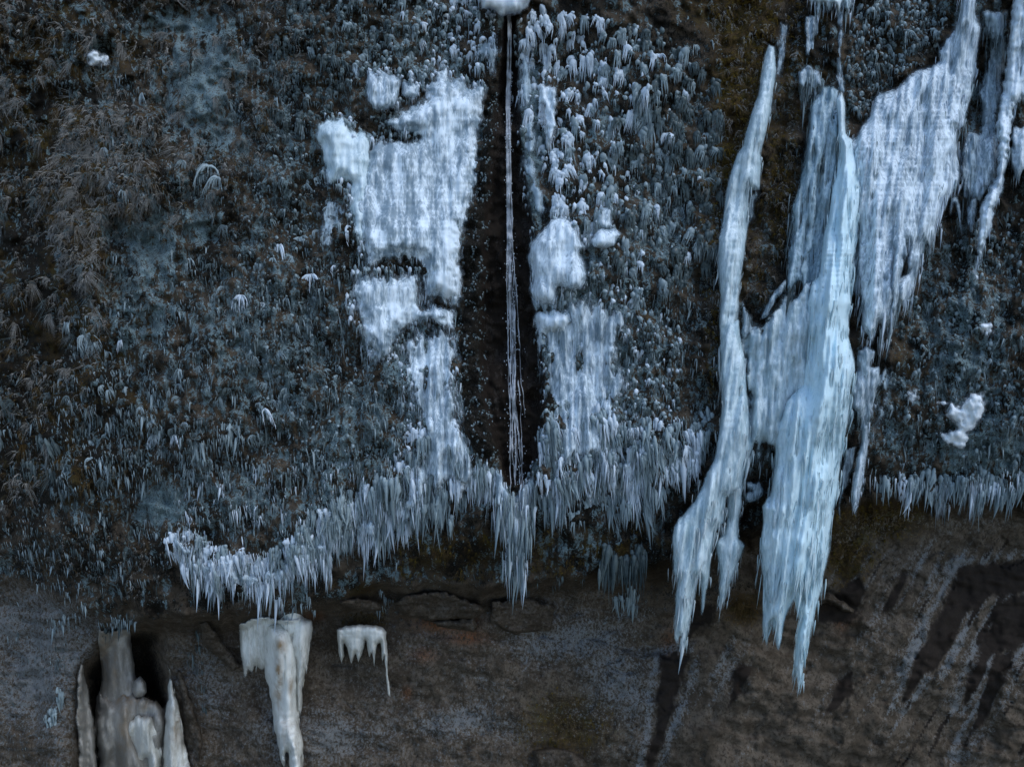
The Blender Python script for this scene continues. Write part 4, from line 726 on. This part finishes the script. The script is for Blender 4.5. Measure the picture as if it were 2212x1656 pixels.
B3 = [(1160, 960), (1210, 860), (1330, 880), (1440, 900), (1530, 880), (1530, 960), (1480, 1030), (1400, 1070), (1300, 1080), (1200, 1070), (1150, 1040)]
scatter('icicle_cluster', B1, 330, 26, 84, pick('w', 'w', 'm'), 'lip1', zs=(.8, 1.2), tilt=(-.04, .07), off=.06)
scatter('icicle_cluster', B2, 330, 24, 92, pick('w', 'm', 'm'), 'lip2', zs=(.8, 1.2), tilt=(-.02, .07), off=.06)
scatter('icicle_cluster', B3, 380, 24, 96, pick('w', 'm', 'm'), 'lip3', zs=(.8, 1.2), tilt=(-.10, .09), off=.06)
scatter('icicle_cluster', [(380, 1050), (560, 1000), (860, 960), (880, 1080), (760, 1130), (640, 1170), (540, 1225), (440, 1205), (390, 1150)], 420, 18, 60, pick('m', 'c', 'm', 'w'), 'lip2', zs=(.8, 1.2), tilt=(-.04, .07), off=.03)
scatter('icicle_cluster', [(0, 820), (200, 760), (420, 900), (420, 1150), (300, 1240), (0, 1230)], 480, 14, 44, pick('c', 'c', 'm'), 'left', tilt=(-.12, .06), off=.03, dens=clump(60, .46, .62, 117))
scatter('icicle_cluster', [(100, 150), (650, 60), (660, 420), (560, 700), (200, 760), (240, 420)], 1300, 9, 32, pick('c', 'm', 'c'), 'grassy', tilt=(-.05, .08), off=.03, dens=clump(46, .38, .58, 111))
scatter('icicle_cluster', [(150, 650), (600, 600), (860, 760), (860, 1000), (420, 1080), (200, 1060), (100, 900)], 900, 16, 46, pick('c', 'm', 'm'), 'mid', tilt=(-.07, .06), off=.03, dens=clump(52, .4, .6, 113))
for side in (GROOVE[8:],):
    P_ = np.array(side, float); d_ = np.concatenate([[0], np.cumsum(np.hypot(*np.diff(P_, axis=0).T))])
    for t_ in RNG.random(int(d_[-1] / 5)) * d_[-1]:
        add('ice_nodule' if RNG.random() < .6 else 'icicle_cluster', np.interp(t_, d_, P_[:, 0]) + RNG.normal(0, 7), np.interp(t_, d_, P_[:, 1]) + RNG.normal(0, 4), RNG.uniform(3, 9), ('w', 'm', 'm', 'c')[RNG.integers(4)], RNG.uniform(.9, 1.8), 0, 'ka', .04)
for u_, v_ in zip(RNG.uniform(985, 1085, 4200), RNG.uniform(200, 995, 4200)):
    d_ = float(sdf(np.array([u_]), np.array([v_]), RIB, 30)[0])
    if -5 < d_ and float(fbm(u_ / 16, v_ / 20, 121, 2)) > (.60 if d_ > 6 else .54): add('ice_nodule', u_, v_, RNG.uniform(2, 5), ('m', 'c', 'c', 'm')[RNG.integers(4)], RNG.uniform(.8, 1.3), 0, 'drip', .02)
for pl in ([(703, 255), (738, 251), (765, 280), (800, 298), (850, 296), (900, 292)], [(855, 236), (915, 185), (950, 137), (976, 165), (1012, 182), (1050, 178)], [(793, 150), (858, 160), (908, 177)], [(1188, 471), (1213, 463), (1243, 491), (1271, 534)], [(768, 588), (912, 587)], [(700, 362), (752, 414), (760, 476), (788, 554)], [(752, 640), (775, 702), (803, 766), (845, 776), (890, 702)]):
    P_ = np.array(pl, float); d_ = np.concatenate([[0], np.cumsum(np.hypot(*np.diff(P_, axis=0).T))])
    for t_ in RNG.random(int(d_[-1] / 2.4)) * d_[-1]:
        add('ice_nodule' if RNG.random() < .6 else 'icicle_cluster', np.interp(t_, d_, P_[:, 0]) + RNG.normal(0, 7), np.interp(t_, d_, P_[:, 1]) + RNG.normal(0, 7), RNG.uniform(4, 13), ('w', 'w', 'm', 'm')[RNG.integers(4)], RNG.uniform(.9, 2), 0, 'drip', RNG.uniform(.02, .2))
fringe([(830, 1150), (900, 1130), (970, 1110)], 16, 50, 110, 'm', 'lip2', 20)
fringe([(1160, 1080), (1250, 1090), (1340, 1090), (1440, 1060)], 30, 40, 90, 'm', 'lip3', 16, tilt=(-.1, .08))
fringe([(1880, 1030), (1930, 1040), (1990, 1035), (2060, 1040), (2140, 1035), (2230, 1040)], 120, 24, 74, pick('m', 'w', 'm'), 'lip4', 9)
fringe([(2010, 1048), (2050, 1055), (2120, 1060), (2200, 1070)], 16, 50, 90, 'm', 'lip4', 6)
fringe([(1300, 1215), (1340, 1210), (1385, 1200)], 24, 40, 120, 'c', 'low1', 8)
fringe([(1330, 1290), (1360, 1300), (1380, 1280)], 9, 50, 90, 'm', 'low1', 8)
fringe([(1110, 1260), (1200, 1240), (1300, 1240)], 22, 20, 60, 'c', 'low1', 10)
fringe([(1610, 990), (1640, 985), (1665, 990)], 14, 24, 50, 'm', 'web', 6)
fringe([(215, 1352), (235, 1342), (260, 1338), (290, 1336)], 34, 26, 60, pick('m', 'c'), 'cave', 5)
fringe([(820, 1280), (840, 1300), (850, 1315)], 9, 26, 56, 'm', 'low2', 10)
fringe([(420, 1355), (430, 1440), (440, 1500), (400, 1390)], 26, 20, 50, 'c', 'low3', 18)
scatter('icicle_cluster', [(0, 1240), (150, 1290), (220, 1330), (170, 1420), (150, 1600), (0, 1640)], 130, 10, 34, pick('c', 'c', 'm'), 'corner', tilt=(-.08, .05))
fringe([(100, 1345), (140, 1340), (175, 1335)], 20, 24, 46, 'm', 'corner', 8)
fringe([(70, 1240), (150, 1270), (175, 1300)], 16, 24, 54, 'm', 'corner', 12)
fringe([(40, 1430), (90, 1425), (160, 1420)], 26, 18, 40, 'c', 'corner', 8)
fringe([(110, 1550), (135, 1490), (115, 1560), (130, 1545)], 7, 44, 66, 'm', 'corner', 8)
fringe([(0, 950), (60, 960), (110, 1000), (150, 1030)], 34, 36, 66, 'c', 'left', 26, tilt=(-.15, .08))
fringe([(95, 990), (130, 1010), (150, 1040)], 14, 40, 62, 'm', 'left', 16, tilt=(-.15, .08))
fringe([(400, 1020), (440, 960), (500, 940), (540, 980)], 40, 34, 74, 'm', 'mid', 16)
fringe([(195, 990), (250, 1010), (300, 1030)], 18, 26, 50, 'm', 'left', 14, tilt=(-.15, .08))
scatter('icicle_cluster', [(0, 1060), (380, 1130), (360, 1260), (200, 1300), (0, 1230)], 560, 12, 40, pick('c', 'c', 'm'), 'left', tilt=(-.12, .06))
scatter('icicle_cluster', [(150, 650), (860, 500), (880, 1100), (400, 1150), (100, 1060)], 1900, 14, 52, pick('c', 'm', 'c', 'm'), 'mid', tilt=(-.06, .06), dens=clump(70, .36, .60, 95))
scatter('icicle_cluster', [(1180, 330), (1560, 200), (1560, 1000), (1180, 1000)], 1700, 14, 46, pick('c', 'm', 'c', 'm'), 'right', tilt=(0, .04), dens=clump(60, .34, .58, 97))
scatter('icicle_cluster', [(1960, 480), (2230, 430), (2230, 1000), (1930, 1000)], 640, 16, 50, pick('c', 'm', 'c'), 'far', dens=clump(60, .36, .6, 99))
scatter('icicle_cluster', [(600, -20), (1060, -20), (1060, 150), (760, 260), (560, 300)], 600, 10, 28, pick('c', 'm'), 'top')
scatter('icicle_cluster', [(1720, 0), (2060, -20), (1960, 140), (1850, 240), (1720, 260)], 260, 14, 44, pick('c', 'm', 'c'), 'toprt')
scatter('icicle_cluster', [(0, 100), (640, 100), (600, 700), (0, 900)], 1200, 8, 24, pick('c', 'c', 'm'), 'grassy', dens=clump(50, .42, .6, 98))
scatter('icicle_cluster', [(860, 760), (1000, 760), (1030, 1040), (860, 1080)], 420, 14, 50, pick('m', 'w', 'c'), 'apron')
scatter('icicle_cluster', [(1700, 260), (1760, 230), (1700, 640), (1620, 660), (1640, 480)], 120, 12, 40, 'c', 'strip')
# grass
GL = [(-60, -60), (680, -60), (600, 300), (480, 420), (380, 520), (260, 560), (230, 760), (170, 960), (60, 1100), (-60, 1100)]
scatter('grass_tuft', GL, 6200, 5, 27, pick('fg', 'fg', 'bg', 'c'), 'gl', zs=(.7, 1.6), tilt=(0, .6), dens=clump(70, .36, .56, 101), power=2.2)
scatter('grass_tuft', MOUND, 1300, 11, 26, pick('fg', 'fg', 'fg', 'bg'), 'gl', tilt=(0, .5), power=1.3)
scatter('grass_tuft', [(250, 150), (900, 0), (880, 1100), (380, 1150), (150, 1000)], 2200, 5, 14, pick('bg', 'fg', 'bg'), 'gm', tilt=(0, .5), dens=clump(60, .45, .6, 103))
scatter('grass_tuft', [(1520, -40), (1700, -40), (1660, 140), (1620, 280), (1560, 420), (1550, 760), (1530, 900), (1510, 420), (1560, 200)], 1700, 8, 22, pick('go', 'go', 'bg', 'fg'), 'gr', tilt=(0, .5))
scatter('grass_tuft', [(1700, 0), (1740, 0), (1720, 420), (1660, 640), (1605, 660), (1625, 480), (1670, 300)], 1100, 7, 20, pick('go', 'fg', 'bg'), 'gr', tilt=(0, .5))
scatter('grass_tuft', [(1840, 0), (2080, -20), (2010, 130), (1890, 195), (1860, 250), (1830, 200)], 400, 6, 16, pick('fg', 'bg'), 'gt', tilt=(0, .5))
scatter('grass_tuft', [(1110, 1540), (1200, 1480), (1330, 1520), (1310, 1600), (1200, 1680), (1110, 1640)], 480, 7, 20, pick('bg', 'bg', 'go'), 'gb', tilt=(0, .3))
scatter('grass_tuft', [(730, 1318), (835, 1322), (835, 1352), (730, 1345)], 120, 9, 24, 'bg', 'gb', tilt=(0, .3))
scatter('grass_tuft', [(1800, 1100), (1960, 1070), (2000, 1100), (1900, 1200), (1800, 1290), (1780, 1200)], 520, 7, 20, pick('go', 'bg'), 'gb', tilt=(0, .4))
scatter('grass_tuft', [(1590, 1290), (1640, 1300), (1630, 1345), (1590, 1330)], 40, 14, 28, 'bg', 'gb', tilt=(0, .3))
scatter('grass_tuft', [(150, 1010), (280, 1000), (260, 1100), (180, 1090)], 160, 10, 22, 'bg', 'gl', tilt=(0, .4))
scatter('grass_tuft', [(1180, 660), (1560, 600), (1560, 1000), (1180, 1000)], 500, 5, 12, pick('bg', 'fg', 'bg'), 'gr', tilt=(0, .4), dens=clump(60, .45, .6, 105))
scatter('grass_tuft', [(0, 1130), (360, 1170), (340, 1300), (0, 1240)], 360, 6, 14, pick('bg', 'fg'), 'gl', tilt=(0, .4), dens=clump(60, .45, .6, 107))
scatter('grass_tuft', [(860, 1150), (1450, 1130), (1420, 1220), (860, 1265)], 560, 7, 18, pick('go', 'bg'), 'gb', tilt=(0, .3), dens=clump(60, .45, .6, 109))

LABELS = {
    'kr': 'ice-capped moss nodule with a drip skirt, between waterfall groove and leaning pillar', 'kl': 'glassy ice-coated moss nodule on the slope above the large drizzled sheet', 'kb': 'small ice bead nodule on the brown wall below the bulging ice dome',
    'ks': 'small clear ice nodule on the wall beside the large drizzled sheet', 'ka': 'small ice nodule on the mottled apron under the large drizzled sheet', 'kt': 'frosted nodule on the dark turf above the broad white sheet', 'kf': 'ice bead nodule on the far wall beyond the hanging ice column',
    'fl': 'drooping ice-coated frond on the darker wall, on the grassy side of the waterfall', 'fr': 'feathery ice-coated frond beside the leaning pillar', 'fb': 'long drooping ice frond on the lip between waterfall and leaning pillar', 'ft': 'drooping ice frond on the dark turf above the broad white sheet',
    'f:x': 'larger white drooping ice frond standing out from the dark wall',
    'f:frond1': 'brightest drooping white ice frond, alone on the dark wall', 'f:frond2': 'wide splayed ice frond near the large drizzled sheet', 'f:frond3': 'pale drooping ice frond just below the wide splayed frond', 'f:frond4': 'mushroom-like ice frond low on the dark wall, above the lip icicles',
    'f:frond5': 'glassy ice frond beneath a brown grass clump high on the dark wall', 'f:frond6': 'ragged hanging ice frond low on the grassy slope', 'f:frond7': 'large feathery white ice frond hanging beside the mossy strip of the leaning pillar',
    'lip1': 'white icicle cluster on the lowest sag of the lip above the stained icicle', 'lip2': 'white icicle cluster on the lip between the sag and the waterfall tail', 'lip3': 'white icicle cluster on the lip between waterfall tail and leaning pillar', 'lip4': 'icicle cluster on the straight far lip beneath the ragged snow patch',
    'low1': 'clear icicle cluster on bare rock under the lip beside the leaning pillar', 'web': 'short icicle cluster under the rough ice web', 'cave': 'short icicle cluster at the mouth of the small cave', 'low2': 'thin icicle cluster beside the small fringed ice curtain', 'low3': 'thin icicle cluster on the rock between cave and stained icicle',
    'corner': 'icicle cluster on the dark overhanging rock in the bottom corner beside the cave', 'left': 'slanting icicle cluster on the dark wall above the bottom corner', 'mid': 'icicle cluster on the dark wall between grass slope and waterfall', 'right': 'icicle cluster on the nodular wall between waterfall and leaning pillar',
    'far': 'icicle cluster on the far wall beyond the broad white sheet', 'top': 'small icicle cluster on the turf above the large drizzled sheet', 'toprt': 'icicle cluster on the dark turf above the big blue pillar', 'grassy': 'tiny icicle cluster in the frosted grass slope', 'apron': 'icicle cluster on the mottled apron beside the groove', 'strip': 'clear icicle cluster on the dark strip behind the leaning pillar',
    'gl': 'frosted dry grass tuft on the brown grassy slope', 'gm': 'dry brown tuft on the icy dark wall', 'gr': 'dry moss tuft on the mossy strip along the leaning pillar', 'gt': 'frosted grass tuft on the turf above the broad white sheet', 'gb': 'dry brown grass tuft on the bare rock under the lip'}
CAT = {'icicle_cluster': 'icicles', 'ice_nodule': 'ice nodule', 'frost_frond': 'ice frond', 'grass_tuft': 'grass tuft'}
MARKS = [(1100, 0, 'the snow cushion'), (1100, 250, 'the upper waterfall groove'), (1100, 600, 'the middle of the waterfall groove'), (1110, 940, 'the foot of the waterfall groove'), (960, 150, 'the crest of the drizzled sheet'), (830, 190, 'the flat-topped ice patch'), (720, 260, 'the rounded ice lobe'), (880, 450, 'the drizzled ice sheet'),
    (820, 690, 'the lower drizzled sheet'), (930, 900, 'the mottled apron before the groove'), (1190, 240, 'the bright ice stripe'), (1210, 540, 'the white ice dome'), (1310, 515, 'the beehive ice mound'), (1270, 820, 'the flaky apron'), (1655, 140, 'the leaning pillar top'), (1590, 430, 'the leaning pillar shaft'), (1555, 720, 'the leaning pillar middle'),
    (1500, 1130, 'the leaning pillar foot'), (1470, 1380, 'the leaning pillar tip'), (1745, 180, 'the fringed ice clump'), (1740, 420, 'the grey ice veil'), (1680, 800, 'the ice web'), (1790, 20, 'the top ice shelf'), (1960, 300, 'the broad white sheet'), (2030, 80, 'the broad sheet crest'), (1920, 740, 'the broad sheet hem'), (2130, 520, 'the edge pillar tip'),
    (2105, 600, 'the curled ice hook'), (2130, 705, 'the rounded snow lump'), (2085, 900, 'the ragged snow patch'), (1970, 855, 'the small snow dab'), (1865, 850, 'the hanging ice column'), (1850, 1110, 'the hanging column tip'), (620, 1330, 'the stained icicle root'), (785, 1360, 'the small ice curtain'), (270, 1360, 'the cave mouth'), (175, 1440, 'the cave spike'),
    (210, 125, 'the lone snow lump'), (220, 235, 'the grassy mound crest'), (100, 400, 'the grassy mound edge'), (522, 640, 'the brightest frond'), (605, 530, 'the wide splayed frond'), (572, 885, 'the mushroom-like frond'), (450, 370, 'the glassy frond'), (185, 725, 'the ragged frond'), (1540, 260, 'the feathery frond'), (440, 190, 'the upper blue ice film'), (330, 540, 'the middle blue ice film'),
    (345, 1090, 'the lowest blue ice film'), (540, 1240, 'the sagging lip'), (800, 1130, 'the rising lip'), (1110, 1100, 'the frozen cascade'), (1280, 1065, 'the tiny snow clump'), (1000, 1045, 'the fringed snow lump'), (1240, 1560, 'the lower moss patch'), (950, 1310, 'the big rock slab'), (40, 700, 'the picture edge'), (2190, 1040, 'the far picture edge'), (60, 1000, 'the lower picture edge'), (1500, 40, 'the upper moss strip')]
MW = {'w': 'milky white', 'm': 'grey-white', 'c': 'clear', 'fg': 'frosted', 'bg': 'brown', 'go': 'golden', 'p': 'pale blue', 'q': 'pale grey', 'y': 'cream'}
KW = {'icicle_cluster': 'icicle cluster', 'ice_nodule': 'ice nodule', 'frost_frond': 'drooping ice frond', 'grass_tuft': 'dry grass tuft'}
def describe(kind, u, v, size, mat, rank):
    d = sorted((math.hypot(u - a, v - b), a, b, nm) for a, b, nm in MARKS)
    _, a, b, nm = d[0]; sz = 'large' if rank < .33 else ('middling' if rank < .66 else 'small')
    rel = ('just ' if d[0][0] < 50 else '') + (('below' if v > b else 'above') if abs(v - b) > abs(u - a) * .8 else ('right of' if u > a else 'left of'))
    t_ = f"{sz} {MW[mat]} {KW[kind]} {rel} {nm}, towards {d[1][3]}"
    for cut in ('just ', sz + ' ', ' the', 'drooping '):
        if len(t_.replace('-', ' ').split()) > 16: t_ = t_.replace(cut, '', 1)
    return t_
STUFF = {'icicle_cluster': ('small_icicles', 'countless tiny icicles spread over the wall', 'icicles'), 'ice_nodule': ('ice_beads', 'countless small ice beads over the wall', 'ice beads'), 'frost_frond': ('small_fronds', 'countless small ice-coated fronds over the wall', 'ice fronds'), 'grass_tuft': ('grass', 'dense dry frosted grass and moss on the wall', 'grass')}
for kind, items in ITEMS.items():
    items.sort(key=lambda q: -q[2] * (3 if q[6].startswith('f:') else 1))
    vis = [q for q in items if q[6] != 'drip' and -5 < q[0] < W + 5 and -5 < q[1] < HH + 5]; big = vis[:290]; ids = set(map(id, big)); rest = [q for q in items if id(q) not in ids]
    for n_, q in enumerate(big):
        u, v, s_, zs, m_, tl, key, off = q
        lab = LABELS[key] if key.startswith('f:frond') else describe(kind, u, v, s_, m_, n_ / len(big))
        o = link(kind, proto_mesh(kind, int(RNG.integers(16)), m_), None, label=lab, category=CAT[kind], group='' if key.startswith('f:frond') else CAT[kind] + ' on the cliff')
        o.location = tuple(unproject(u, v, float(Hs(u, v)) + off)); o.rotation_euler = (0, tl, RNG.normal(0, .5)); o.scale = (s_ * K * (1 if RNG.random() < .5 else -1), s_ * K, s_ * K * zs)
    # the rest, too many to count, as one mass per kind with one slot per look
    mats = sorted(set(q[4] for q in rest)); Vs, Fs, Ms, o_ = [], [], [], 0
    for mi, m_ in enumerate(mats):
        sub = [q for q in rest if q[4] == m_]; var = RNG.integers(0, 8, len(sub))
        for k in range(8):
            ss_ = [q for q, b in zip(sub, var) if b == k]
            if not ss_: continue
            pv, pf = PROTO[kind](np.random.default_rng(900 + k), True)
            a = np.array([q[:4] for q in ss_], float); tl = np.array([q[5] for q in ss_]); of = np.array([q[7] for q in ss_])
            R_ = rotm(np.zeros(len(a)), tl, RNG.normal(0, .5, len(a)))
            sc = np.stack([a[:, 2] * K] * 2 + [a[:, 2] * K * a[:, 3]], -1)
            pos = unproject(a[:, 0], a[:, 1], Hs(a[:, 0], a[:, 1]) + of)
            vv = np.einsum('nij,nkj->nki', R_, pv[None] * sc[:, None]) + pos[:, None]
            Vs.append(vv.reshape(-1, 3)); Fs.append((pf[None] + (np.arange(len(a)) * len(pv))[:, None, None]).reshape(-1, 3) + o_); o_ += len(a) * len(pv)
            Ms.append(np.full(len(a) * len(pf), mi))
    me = new_mesh(STUFF[kind][0], np.concatenate(Vs), np.concatenate(Fs))
    for m_ in mats: me.materials.append(M[m_])
    me.polygons.foreach_set('material_index', np.concatenate(Ms).astype(np.int32))
    link(STUFF[kind][0], me, None, label=STUFF[kind][1], category=STUFF[kind][2], kind='stuff')
print('TRIS', sum(sum(len(p.vertices) - 2 for p in m_.polygons) for m_ in bpy.data.meshes) if False else sum(len(m_.loops) - 2 * len(m_.polygons) for m_ in bpy.data.meshes), 'OBJ', len(bpy.data.objects))
